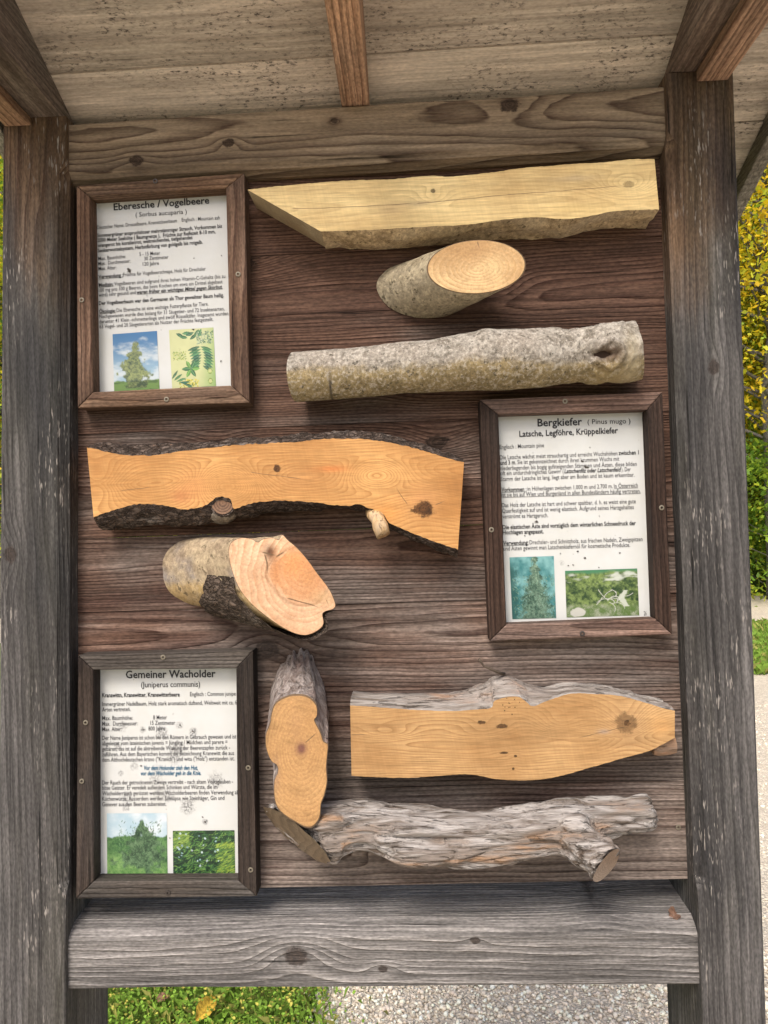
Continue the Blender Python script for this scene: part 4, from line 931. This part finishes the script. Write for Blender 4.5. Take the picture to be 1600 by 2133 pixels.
S4f = [(612, 540), (615, 500), (635, 480), (665, 472), (700, 478), (722, 490), (740, 478), (775, 472), (803, 480), (815, 460), (835, 480), (870, 510), (910, 555), (950, 610), (985, 655), (1005, 690), (1018, 730), (1005, 745), (985, 750), (968, 762), (972, 800), (950, 825), (910, 842), (870, 838), (820, 815), (760, 775), (700, 725), (655, 670), (625, 600)]
S4r = [(360, 600), (366, 548), (392, 508), (440, 480), (520, 472), (620, 478), (700, 500), (760, 545), (800, 610), (810, 690), (790, 740), (740, 765), (660, 765), (560, 745), (470, 728), (395, 685), (365, 640)]
def s4_face(base):
    c = CB((890, 610), -h4)-base; hc = CB((880, 610), -h4)-base
    return sawn('pine_rings', (.60, .41, .265), (.40, .165, .065), 'end', centre=(c.x, c.z), stretch=(1.1, 1.25), spacing=.0072, warp=.022, amt=.5, grain='Z', noise_u=12, ring_pow=1.6, nseed=3.3,
                heart=(hc.x, hc.z, .046, .040, (.46, .20, .075), .62), stains=bp2(CB, base, [(770, 530, 22, 30, (.10, .05, .03), .9), (915, 630, 30, 34, (.45, .22, .09), .8), (970, 700, 45, 25, (.5, .33, .15), .7), (860, 570, 60, 60, (.60, .25, .08), .6), (790, 600, 16, 60, (.42, .18, .07), .6)], h4),
                cracks=crk(CB, base, [(735, 525, 800, 545, .0016), (748, 530, 760, 615, .0014), (790, 550, 835, 515, .0014), (830, 700, 960, 735, .0012), (985, 700, 1000, 735, .0008)], h4))
smooth_m = bark('debarked_pine', [(.24, .18, .12), (.36, .285, .185), (.22, .20, .19), (.33, .215, .065)], 'X', .8, 'smooth', .0016, zsplit=(.066, .6))
th4, P4 = oblique('debarked log section with a heart-shaped cut face and a strip of dark bark underneath', CB, S4f, S4r, h4, s4_face, smooth_m, .0018, (22, 22, 22), 41, start=math.pi*.75, rim=.988)
# strip of bark left on its underside
def bark_strip(P, th, i0, i1, mat, seed):
    m, n, _ = P.shape; c = P.mean(1, keepdims=True); O = P-c; O[:, :, 1] = 0; O /= np.linalg.norm(O, axis=2)[..., None]+1e-9
    idx = np.arange(i0, i1) % n; k = len(idx); Q = np.zeros((m, k, 3))
    sv = np.linspace(0, 1, m)[:, None]; av = np.linspace(0, 1, k)[None]
    lim = .18+.5*(1-av)**1.6*0+.0
    edge = np.minimum(np.minimum(av*7, (1-av)*7), np.minimum((sv-.02)*9+.2, 1))*np.ones((m, k))
    tongue = np.clip((sv-(.66-1.1*av))*5, -1, 1)                  # the upper edge runs obliquely
    e = np.minimum(edge, tongue+.2)
    pts = P[:, idx]; nz = fbm(pts.reshape(-1, 3)*np.array([70, 90, 70]), seed, 4).reshape(m, k)
    e = np.clip(e+nz*.25, -1, 1)
    Q = pts+O[:, idx]*((np.where(e > 0, 0.0075*np.clip(e*2.5, 0, 1), -.004)+nz*.002*(e > 0)))[..., None]
    link('bark', tidy(fast_mesh(Q.reshape(-1, 3), grid_faces(m, k))), mat, th, smooth=True)
bark_strip(P4, th4, int(140*.13), int(140*.56), bark('pine_bark_strip', [(.07, .053, .04), (.16, .12, .095), (.2, .17, .14), (.26, .15, .09)], 'X', 1.0, 'pine', .004), 5)
h5 = .07
S5f = [(75, 215), (110, 192), (150, 183), (195, 190), (225, 220), (228, 258), (218, 275), (240, 320), (252, 355), (268, 365), (265, 410), (262, 450), (265, 500), (255, 550), (242, 585), (238, 630), (215, 665), (185, 668), (150, 650), (110, 625), (85, 600), (72, 560), (72, 500), (85, 465), (80, 440), (60, 425), (42, 380), (40, 330), (55, 290), (62, 250)]
S5r = [(95, 74), (112, 62), (122, 40), (134, 46), (142, 24), (154, 40), (168, 12), (178, 34), (190, 24), (200, 48), (208, 46), (220, 78), (232, 115), (250, 150), (258, 210), (268, 260), (262, 330), (255, 380), (230, 430), (180, 450), (120, 430), (80, 380), (60, 300), (52, 230), (60, 160), (80, 105)]
def s5_face(base):
    c = CC((170, 378), -h5)-base
    return sawn('juniper_rings', (.41, .252, .112), (.20, .10, .038), 'end', centre=(c.x, c.z), stretch=(.8, 1.35), spacing=.0050, warp=.010, amt=.5, grain='Z', noise_u=16, ring_pow=1.7, nseed=6,
                heart=(c.x, c.z-.01, .05, .11, (.52, .29, .12), .35), stains=bp2(CC, base, [(170, 380, 20, 22, (.16, .07, .05), 1.1), (150, 300, 22, 50, (.36, .2, .09), .7), (80, 470, 12, 60, (.3, .18, .1), .7)], h5),
                cracks=crk(CC, base, [(180, 360, 235, 318, .0008)], h5))
oblique('upright juniper log section with a peanut-shaped honey cut face and silver stripped bark', CC, S5f, S5r, h5, s5_face,
        bark('juniper_bark_upright', [(.13, .098, .082), (.34, .295, .27), (.21, .16, .14), (.22, .11, .08)], 'Z', 1.0, 'fibre', .004), .0024, (130, 20, 14), 51, start=math.pi*.5)

# --- long grey rowan log
def along(sil_t, sil_b, crop, Y, N):
    T = even([crop(p, Y) for p in sil_t], N*2); B = even([crop(p, Y) for p in sil_b], N*2)
    x = np.linspace(max(T[0, 0], B[0, 0])-.001, min(T[-1, 0], B[-1, 0])+.001, N)
    zt, zb = np.interp(x, T[:, 0], T[:, 2]), np.interp(x, B[:, 0], B[:, 2]); return x, (zt+zb)/2, (zt-zb)/2
x, zc, r = along([(190, 730), (350, 722), (550, 700), (700, 685), (850, 660), (905, 648), (960, 650), (1100, 648), (1250, 640), (1400, 622), (1460, 618), (1484, 628)],
                 [(205, 912), (350, 905), (550, 888), (800, 875), (1000, 870), (1100, 865), (1180, 850), (1250, 840), (1300, 850), (1420, 840), (1470, 828)], CA, -.045, 320)
n = 120; an = np.linspace(0, 2*math.pi, n, endpoint=False); P = np.zeros((len(x), n, 3))
P[:, :, 0] = x[:, None]; P[:, :, 1] = -(r[:, None]+.001)-r[:, None]*np.cos(an)[None]; P[:, :, 2] = zc[:, None]+r[:, None]*np.sin(an)[None]
for k in range(len(x)):                                            # saw cuts: left upright, right leaning
    q = k/(len(x)-1); P[k, :, 0] += q*(-.010*(np.sin(an))*.4+.006*np.cos(an)*(-1)+.004)*q**3 - (1-q)**6*.006*np.cos(an)
nz = fbm(P.reshape(-1, 3)*np.array([26, 26, 26]), 71, 4).reshape(len(x), n); fz = fbm(P.reshape(-1, 3)*170, 75, 2).reshape(len(x), n)
kp = CA((1375, 738), -.082); dx = (P[:, :, 0]-kp.x)/.026; dz = (P[:, :, 2]-kp.z)/.024; frn = (np.cos(an)[None] > .2); d2 = dx**2+dz**2
rough = np.clip((x-x[int(len(x)*.72)])/.05, 0, 1)[:, None]
disp = nz*(.0012+.0028*rough)+fz*(.0003+.0008*rough)+frn*(.0085*np.exp(-d2*.9)+.0030*np.sin(np.sqrt(d2)*13)*np.exp(-d2*.8)-.024*np.exp(-((P[:, :, 0]-kp.x+.008)/.011)**2-((P[:, :, 2]-kp.z)/.0042)**2))
out = np.stack([0*an, -np.cos(an), np.sin(an)], 1)[None]; P = P+out*disp[..., None]
P[:, :, 1] = np.minimum(P[:, :, 1], -.0005)
i = (np.arange(len(x)-1)[:, None]*n+np.arange(n)[None]).ravel(); k2 = (np.arange(len(x)-1)[:, None]*n+(np.arange(n)[None]+1) % n).ravel()
base = base_of(P.reshape(-1, 3)); th = thing('log', base, 'long grey rowan log with smooth mottled bark and an eye-shaped knot near its right end', 'wood sample')
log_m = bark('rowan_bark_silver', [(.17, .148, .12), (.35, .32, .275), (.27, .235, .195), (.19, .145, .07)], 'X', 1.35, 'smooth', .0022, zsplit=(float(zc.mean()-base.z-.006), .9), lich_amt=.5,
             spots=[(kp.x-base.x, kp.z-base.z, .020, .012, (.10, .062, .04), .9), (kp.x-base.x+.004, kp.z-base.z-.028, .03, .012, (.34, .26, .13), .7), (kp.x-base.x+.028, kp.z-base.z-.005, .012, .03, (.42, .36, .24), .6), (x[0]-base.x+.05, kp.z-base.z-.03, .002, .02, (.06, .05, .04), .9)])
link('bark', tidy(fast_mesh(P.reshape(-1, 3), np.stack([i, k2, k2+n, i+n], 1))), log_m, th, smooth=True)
endm = sawn('log_end_grey', (.42, .36, .27), (.26, .2, .13), 'end', spacing=.004, grain='Z')
for kk in (0, len(x)-1): link('sawn_end', tidy(mesh(P[kk], [tuple(range(n))])), endm, th)
V = []; 
for k in range(18): V.append(kp+Vector((-.008+math.cos(6.283*k/18)*.0125, .0075, math.sin(6.283*k/18)*.0045)))
link('knot_hole', mesh(V, [tuple(range(17, -1, -1))]), plain('knot_hole_dark', (.035, .02, .013), .9), th, loc=kp)

# --- gnarled juniper log with a sawn branch stub
x, zc, r = along([(95, 622), (250, 584), (400, 576), (560, 592), (700, 602), (830, 607), (960, 600), (1090, 580), (1240, 577), (1350, 566), (1440, 562), (1466, 580)],
                 [(215, 800), (250, 795), (350, 768), (450, 765), (520, 790), (600, 812), (700, 815), (850, 808), (980, 800), (1100, 780), (1200, 750), (1310, 725), (1400, 708), (1467, 690)], CC, -.045, 150)
x0l = CC((150, 700), -.045).x; x = np.linspace(x0l, x[-1], 150)
n = 64; an = np.linspace(0, 2*math.pi, n, endpoint=False); P = np.zeros((len(x), n, 3))
P[:, :, 0] = x[:, None]; P[:, :, 1] = -(r[:, None]+.001)-r[:, None]*np.cos(an)[None]; P[:, :, 2] = zc[:, None]+r[:, None]*np.sin(an)[None]
for k in range(len(x)):
    q = max(0, 1-k/28.); P[k, :, 0] += q*(-.85*(P[k, :, 2]-zc[k])+1.05*(-(P[k, :, 1]+r[k])))
left_ring = P[0].copy()
i = (np.arange(len(x)-1)[:, None]*n+np.arange(n)[None]).ravel(); k2 = (np.arange(len(x)-1)[:, None]*n+(np.arange(n)[None]+1) % n).ravel()
Vm = [Vector(v) for v in P.reshape(-1, 3)]; Fm = [tuple(f) for f in np.stack([i, k2, k2+n, i+n], 1)]+[tuple(range(n)), tuple((len(x)-1)*n+k for k in range(n))]
sa, sb = CC((1105, 650), -.040), CC((1278, 806), -.092)
Vs, Fs = tube([sa.lerp(sb, k/10) for k in range(11)], [.024, .027, .029, .030, .030, .029, .029, .0285, .028, .0275, .027], 32)
b0 = len(Vm); Vm += Vs; Fm += [tuple(v+b0 for v in f) for f in Fs]
tmp = bpy.data.objects.new('tmp', tidy(mesh(Vm, Fm))); COL.objects.link(tmp); rm = tmp.modifiers.new('r', 'REMESH'); rm.mode = 'VOXEL'; rm.voxel_size = .0024
sm = tmp.modifiers.new('s', 'SMOOTH'); sm.iterations = 14; sm.factor = .6
dg = bpy.context.evaluated_depsgraph_get(); dg.update(); me = bpy.data.meshes.new_from_object(tmp.evaluated_get(dg)); bpy.data.objects.remove(tmp)
nv = len(me.vertices); A = np.zeros(nv*3, np.float32); me.vertices.foreach_get('co', A); A = A.reshape(-1, 3).astype(float)
Nn = np.zeros(nv*3, np.float32); me.vertices.foreach_get('normal', Nn); Nn = Nn.reshape(-1, 3)
B = A.copy(); B[:, 1:] += .012*np.stack([fbm(A*8, 3, 2), fbm(A*8, 9, 2)], 1)
g = np.abs(vnoise(B*np.array([7, 62, 62]), 5)); g2 = np.abs(vnoise(B*np.array([16, 150, 150]), 8))
disp = .0060*np.clip(g*2.0, 0, 1)+.0040*np.clip(g2*2, 0, 1)+.007*vnoise(A*np.array([14, 22, 22]), 12)-.008
for px, py, rad, dep in ((620, 735, .020, .013), (285, 660, .011, -.008), (700, 742, .012, .006), (1395, 600, .012, .007), (1040, 745, .010, .006)):
    kq = CC((px, py), -.085); q = ((A[:, 0]-kq.x)/(rad*1.7))**2+((A[:, 2]-kq.z)/(rad*.55))**2; disp -= dep*np.exp(-q)*(A[:, 1] < -.04)
stubw = np.exp(-(((A-np.array(sb))**2).sum(1))/.03**2); disp *= (1-.75*stubw)
A += Nn*disp[:, None]; A[:, 1] = np.minimum(A[:, 1], -.0005)
me.vertices.foreach_set('co', A.astype(np.float32).ravel()); me.update()
me.materials.clear()
base = base_of(A); th = thing('log', base, 'gnarled silver juniper log with a sawn branch stub, lowest of the wood samples', 'wood sample')
link('bark', me, bark('juniper_bark_silver', [(.09, .068, .052), (.40, .37, .345), (.23, .19, .16), (.32, .18, .09)], 'X', 1.15, 'fibre', .004), th, smooth=True)
d = (sb-sa).normalized(); a_ = d.cross(Vector((0, 0, 1))).normalized(); b_ = d.cross(a_); cc = sb-d*.0005
V = [cc+(a_*math.cos(6.283*k/40)*(1+.05*math.sin(3*6.283*k/40))+b_*math.sin(6.283*k/40))*.0245 for k in range(40)]
link('stub_end', tidy(mesh(V, [tuple(range(40))])), sawn('juniper_stub', (.36, .285, .225), (.21, .14, .10), 'end', spacing=.0036, grain='Z', warp=.004), th, loc=cc)
c0 = left_ring.mean(0); V = c0+(left_ring-c0)*(.93+.05*np.sin(np.arange(n)*.9)*np.sin(np.arange(n)*.37))[:, None]+np.array([-.0018, -.0012, -.0012])
link('sawn_end', tidy(mesh(V, [tuple(range(n))])), sawn('juniper_old_end', (.20, .155, .105), (.085, .062, .042), 'end', spacing=.013, grain='Z', amt=.8, warp=.05, noise_u=14), th)

# ================================================================== GROUND COVER
def stones():
    n = 22000; x = np.r_[RNG.uniform(-.42, 1.2, 14000), RNG.uniform(.7, 3.2, n-14000)]; y = np.r_[RNG.uniform(.75, 2.1, 14000), RNG.uniform(.6, 5.2, n-14000)]
    keep = x > np.array([edge_x(v) for v in y])+RNG.normal(0, .06, n); x, y = x[keep], y[keep]; n = len(x)
    ph = (1+5**.5)/2; ico = np.array([(-1, ph, 0), (1, ph, 0), (-1, -ph, 0), (1, -ph, 0), (0, -1, ph), (0, 1, ph), (0, -1, -ph), (0, 1, -ph), (ph, 0, -1), (ph, 0, 1), (-ph, 0, -1), (-ph, 0, 1)])/1.9
    fi = np.array([(0, 11, 5), (0, 5, 1), (0, 1, 7), (0, 7, 10), (0, 10, 11), (1, 5, 9), (5, 11, 4), (11, 10, 2), (10, 7, 6), (7, 1, 8), (3, 9, 4), (3, 4, 2), (3, 2, 6), (3, 6, 8), (3, 8, 9), (4, 9, 5), (2, 4, 11), (6, 2, 10), (8, 6, 7), (9, 8, 1)])
    s = np.clip(np.exp(RNG.normal(math.log(.0050), .42, n)), .002, .0095); V = ico[None]*s[:, None, None]*RNG.uniform(.55, 1.35, (n, 12, 1))
    V = V*RNG.uniform(.7, 1.25, (n, 1, 3)); a = RNG.uniform(0, 6.28, n); ca, sa_ = np.cos(a)[:, None], np.sin(a)[:, None]
    vx = V[:, :, 0]*ca-V[:, :, 1]*sa_; vy = V[:, :, 0]*sa_+V[:, :, 1]*ca
    V = np.stack([vx+x[:, None], vy+y[:, None], V[:, :, 2]*.8+s[:, None]*.25-.004], 2)
    Fq = (fi[None]+np.arange(n)[:, None, None]*12).reshape(-1, 3); me = fast_mesh(V.reshape(-1, 3), Fq)
    c = np.array((.80, .70, .56))*RNG.uniform(.62, 1.35, n)[:, None]*(1+RNG.normal(0, .012, (n, 3))); set_col(me, np.repeat(np.clip(c, 0, .85), 12, axis=0))
    tag(link('gravel_stones', me, attr_mat('limestone_chips', .85, .2)), 'pale crushed limestone gravel covering the yard behind the board', 'gravel', kind='stuff')
stones()
def herb_cover():
    # broad clover-like leaves and grass blades
    def field(n, xr, yr): return RNG.uniform(*xr, n), RNG.uniform(*yr, n)
    Vs, Fs, Cs = [], [], []; off = 0
    x, y = field(30000, (-1.35, .02), (.5, 2.4)); e = np.array([edge_x(v) for v in y]); k = RNG.random(len(x)) < 1/(1+np.exp((x-e-.02)/.035)); x, y = x[k], y[k]; n = len(x)
    L = RNG.uniform(.006, .0135, n); a = RNG.uniform(0, 6.28, n); ti = RNG.normal(0, .5, n); z = RNG.gamma(2, .012, n)
    shp = np.array([(0, 0), (.35, .38), (.75, .36), (1, 0), (.75, -.36), (.35, -.38)])
    lx = shp[None, :, 0]*L[:, None]; ly = shp[None, :, 1]*L[:, None]*RNG.uniform(.8, 1.3, n)[:, None]
    px = x[:, None]+lx*np.cos(a)[:, None]-ly*np.sin(a)[:, None]; py = y[:, None]+lx*np.sin(a)[:, None]+ly*np.cos(a)[:, None]
    pz = z[:, None]+lx*np.sin(ti)[:, None]+np.abs(ly)*.35
    V = np.stack([px, py, pz], 2).reshape(-1, 3); F6 = (np.arange(n)[:, None]*6+np.array([[0, 1, 2, 3]])); F6b = (np.arange(n)[:, None]*6+np.array([[0, 3, 4, 5]]))
    Vs.append(V); Fs += [F6, F6b]; off += len(V)
    c = np.where(RNG.random(n)[:, None] < .16, np.array((.50, .44, .09)), np.array((.19, .32, .04)))*RNG.uniform(.5, 1.6, n)[:, None]; Cs.append(np.repeat(c, 6, axis=0))
    x, y = field(16000, (-1.5, .05), (.5, 3.0)); e = np.array([edge_x(v) for v in y]); k = RNG.random(len(x)) < 1/(1+np.exp((x-e-.04)/.04)); x, y = x[k], y[k]; n = len(x)
    x2, y2 = field(14000, (2.6, 6.5), (6.2, 9.4)); x, y = np.r_[x, x2], np.r_[y, y2]; far = np.r_[np.zeros(n), np.ones(len(x2))]; n = len(x)
    Hh = RNG.uniform(.02, .055, n)*(1+far*2); a = RNG.uniform(0, 6.28, n); wd = .0011*(1+far*4); bend = RNG.uniform(.2, 1.0, n)
    V = np.zeros((n, 4, 3)); dx, dy = np.cos(a), np.sin(a)
    V[:, 0] = np.stack([x-dy*wd, y+dx*wd, 0*x-.005], 1); V[:, 1] = np.stack([x+dy*wd, y-dx*wd, 0*x-.005], 1)
    V[:, 2] = np.stack([x+dx*Hh*bend*.3+dy*wd, y+dy*Hh*bend*.3-dx*wd, Hh*.65], 1); V[:, 3] = np.stack([x+dx*Hh*bend, y+dy*Hh*bend, Hh*(1.05-.3*bend)], 1)
    Fs.append(off+np.arange(n)[:, None]*4+np.array([[0, 1, 2, 3]])); Vs.append(V.reshape(-1, 3))
    c = np.where(RNG.random(n)[:, None] < .2, np.array((.34, .33, .09)), np.array((.21, .34, .05)))*RNG.uniform(.6, 1.4, n)[:, None]; Cs.append(np.repeat(c, 4, axis=0))
    me = fast_mesh(np.vstack(Vs), np.vstack(Fs)); set_col(me, np.vstack(Cs))
    tag(link('grass', me, attr_mat('herb_leaf', .6, .25, .3)), 'short grass and clover growing beside the gravel', 'grass', kind='stuff')
herb_cover()
def dead_leaf(label, p, L, Wd, rot, tilt, col, curl=.3, seed=1, group=None):
    r = random.Random(seed); n, m = 14, 7; V = []
    for i in range(n):
        s = i/(n-1); w = Wd*math.sin(math.pi*min(1, s*1.02)**.8)**.8*(1+.12*math.sin(i*2.3))
        for j in range(m):
            q = j/(m-1)*2-1; V.append(Vector((s*L, q*w, curl*L*.35*math.sin(math.pi*s)+abs(q)*w*.55+.0025*math.sin(i*1.9+j))))
    M4 = Matrix.Rotation(rot, 4, 'Z') @ Matrix.Rotation(tilt, 4, 'X')
    me = mesh([p+(M4 @ v) for v in V], [tuple(f) for f in grid_faces(n, m)])
    m_ = Mat('dry_leaf', .7, .25); X, Y, Z = m_.xyz(); a = m_.noise(m_.vec(X, Y, Z), 90, 3, .6); b = m_.noise(m_.vec(X, Y, Z), 400, 2, .6)
    mat = m_.out(m_.mul(m_.mix(a.step(.4, .68), col, tuple(c*.45 for c in col)), (b-.5)*.6+1))
    o = link('fallen_leaf', me, mat, None, loc=p, smooth=True); return tag(o, label, 'leaf', group)
def on_ground(px, py, z=.03):
    d = CF*F0+CR*(px-W0/2)-CU*(py-H0/2); t = (z-CAM.z)/d.z; return CAM+d*t
p = on_ground(408, 2128, .035); q = on_ground(448, 2066, .05)
dead_leaf('long yellow autumn leaf lying in the grass', p, (q-p).length*1.0, .026, math.atan2(q.y-p.y, q.x-p.x), .5, (.62, .40, .05), .15, 2)
p = on_ground(325, 2088, .03); dead_leaf('small curled brown leaf lying in the grass', p, .045, .014, .7, .4, (.22, .12, .07), .5, 3)
p = at(1393, 1916, -.012); p.z += .002; dead_leaf('tiny dry brown leaf lying on the bottom rail', p, .018, .008, .8, .7, (.16, .09, .06), .9, 4)

# ================================================================== TREES BEHIND
leaf_mat = attr_mat('autumn_leaf', .55, .25, .45)
trunk_m = bark('beech_trunk', [(.10, .09, .075), (.17, .155, .13), (.13, .125, .115), (.09, .10, .04)], 'Z', .12, 'smooth', .01)
def limb(a, b, r0, r1, k=5, wob=.06, n=8):
    pts = [a.lerp(b, i/k)+Vector((random.uniform(-1, 1), random.uniform(-1, 1), 0))*wob*(a-b).length*math.sin(math.pi*i/k) for i in range(k+1)]
    return tube(pts, [r0+(r1-r0)*i/k for i in range(k+1)], n)
def make_tree(seed, H, R, z0, nleaf, pal, leaf, clumps, dark=.5):
    """local geometry: trunk with limbs, crown of leaf faces gathered in layered sprays"""
    random.seed(seed); r = np.random.default_rng(seed); V, Fc = [], []
    def add(g):
        b = len(V); V.extend(g[0]); Fc.extend([tuple(i+b for i in f) for f in g[1]])
    add(limb(Vector((0, 0, -.3)), Vector((.1, .1, H*.9)), H*.022, H*.004, 9, .012, 10))
    C = []
    for k in range(clumps):
        u = r.random()**.75; z = z0+(H-z0)*u; rad = R*(.35+.65*math.sin(math.pi*min(1, .18+u*.8)))*r.uniform(.25, 1.0)**.6; an = r.uniform(0, 6.283)
        C.append((rad*math.cos(an), rad*math.sin(an), z, R*r.uniform(.14, .26)))
        if k % 3 == 0: add(limb(Vector((.03, .03, max(z0*.7, z-rad*.55))), Vector(C[-1][:3]), H*.0035, H*.0008, 5, .05, 6))
    C = np.array(C); ci = r.integers(0, clumps, nleaf); c = C[ci]
    P = c[:, :3]+r.normal(0, 1, (nleaf, 3))*c[:, 3:4]*np.array([1, 1, .42])
    a = r.uniform(0, 6.283, nleaf); t = r.normal(-.35, .6, nleaf); roll = r.normal(0, .9, nleaf); L = leaf*r.uniform(.35, 1.4, nleaf)
    d = np.stack([np.cos(a)*np.cos(t), np.sin(a)*np.cos(t), np.sin(t)], 1); sd_ = np.stack([-np.sin(a), np.cos(a), 0*a], 1)*np.cos(roll)[:, None]+np.array([0, 0, 1])*np.sin(roll)[:, None]
    Q = np.zeros((nleaf, 4, 3)); Q[:, 0] = P; Q[:, 1] = P+d*(L*.5)[:, None]+sd_*(L*.32)[:, None]; Q[:, 2] = P+d*L[:, None]; Q[:, 3] = P+d*(L*.5)[:, None]-sd_*(L*.32)[:, None]
    me = fast_mesh(Q.reshape(-1, 3), np.arange(nleaf*4).reshape(-1, 4))
    pal = np.array(pal); cc = r.random(clumps)[ci]*.65+r.random(nleaf)*.35; pi = np.clip((cc*len(pal)).astype(int), 0, len(pal)-1)
    set_col(me, np.repeat(pal[pi]*r.uniform(.7, 1.3, nleaf)[:, None], 4, axis=0)); me.materials.append(leaf_mat)
    tm = mesh(V, Fc); tm.materials.append(trunk_m); tm.polygons.foreach_set('use_smooth', [True]*len(tm.polygons))
    return tm, me
YEL = [(.42, .46, .03), (.66, .56, .03), (.80, .62, .03), (.80, .54, .03), (.56, .56, .04), (.26, .36, .03)]
GRN = [(.08, .16, .02), (.14, .26, .03), (.24, .36, .03), (.40, .44, .04)]
DRK = [(.02, .05, .015), (.03, .075, .02), (.05, .10, .02)]
kinds = {'gold': make_tree(1, 10.5, 3.3, 3.0, 46000, YEL, .10, 190), 'mixed': make_tree(2, 9.0, 3.0, .6, 36000, GRN+YEL[:3], .10, 150), 'dark': make_tree(3, 13.0, 2.6, .8, 20000, DRK, .14, 120), 'bush': make_tree(4, 2.6, 1.5, .1, 9000, GRN, .09, 60)}
TL = {'gold': ('beech_tree', 'golden yellow autumn beech at the forest edge beyond the path', 'golden beeches at the forest edge'), 'mixed': ('broadleaf_tree', 'green and yellow broadleaf tree at the forest edge beyond the path', 'mixed trees at the forest edge'),
      'dark': ('dark_tree', 'tall dark green tree standing deep in the wood', 'dark trees in the wood'), 'bush': ('shrub', 'low green shrub growing at the foot of the bank', 'shrubs at the foot of the bank')}
def bank_z(y): return 0 if y < 15.5 else 12*((y-15.5)/26)**1.15
spots = [('gold', 6.9, 12.9, 0, 1.0), ('gold', 10.4, 14.6, 1.1, .95), ('mixed', 7.8, 17.0, 2.2, 1.0), ('dark', 9.4, 19.5, .4, 1.0), ('dark', 12.6, 20.5, 1.4, 1.1), ('gold', 13.8, 16.6, 2.9, 1.05), ('mixed', 8.7, 14.9, 4.0, .75), ('dark', 6.6, 21.0, 2.0, 1.0), ('bush', 6.9, 12.6, 0, 1.15), ('bush', 8.3, 13.6, 1.0, 1.3), ('bush', 9.3, 15.5, 1.9, 1.2), ('bush', 6.2, 15.8, 3.1, .9),
         ('mixed', -7.9, 12.8, .7, 1.0), ('gold', -11.2, 15.0, 2.5, 1.0), ('dark', -9.8, 18.6, .2, 1.0), ('mixed', -14.0, 17.5, 1.5, 1.1), ('bush', -8.8, 14.9, 2.2, 1.1), ('dark', -6.6, 20.0, 2.4, 1.0), ('mixed', 3.2, 18.5, .9, 1.0), ('dark', .5, 21.0, .3, 1.05), ('mixed', -3.0, 18.5, 2.9, 1.0), ('gold', -5.2, 17.0, .6, .9), ('mixed', -11.0, 17.0, 3.3, 1.0), ('dark', -13.0, 20.5, 1.1, 1.0), ('dark', -3.4, 21.5, 4.1, 1.1)]
for kd, x, y, rz, s in spots:
    nm, lb, gp = TL[kd]; tm, cm = kinds[kd]
    t = thing(nm, (x, y, bank_z(y)-.05), lb, 'shrub' if kd == 'bush' else 'tree', gp); t.rotation_euler[2] = rz; t.scale = (s, s, s)
    for nn, me in (('trunk', tm), ('crown', cm)):
        o = bpy.data.objects.new(nn, me); COL.objects.link(o); o.parent = t
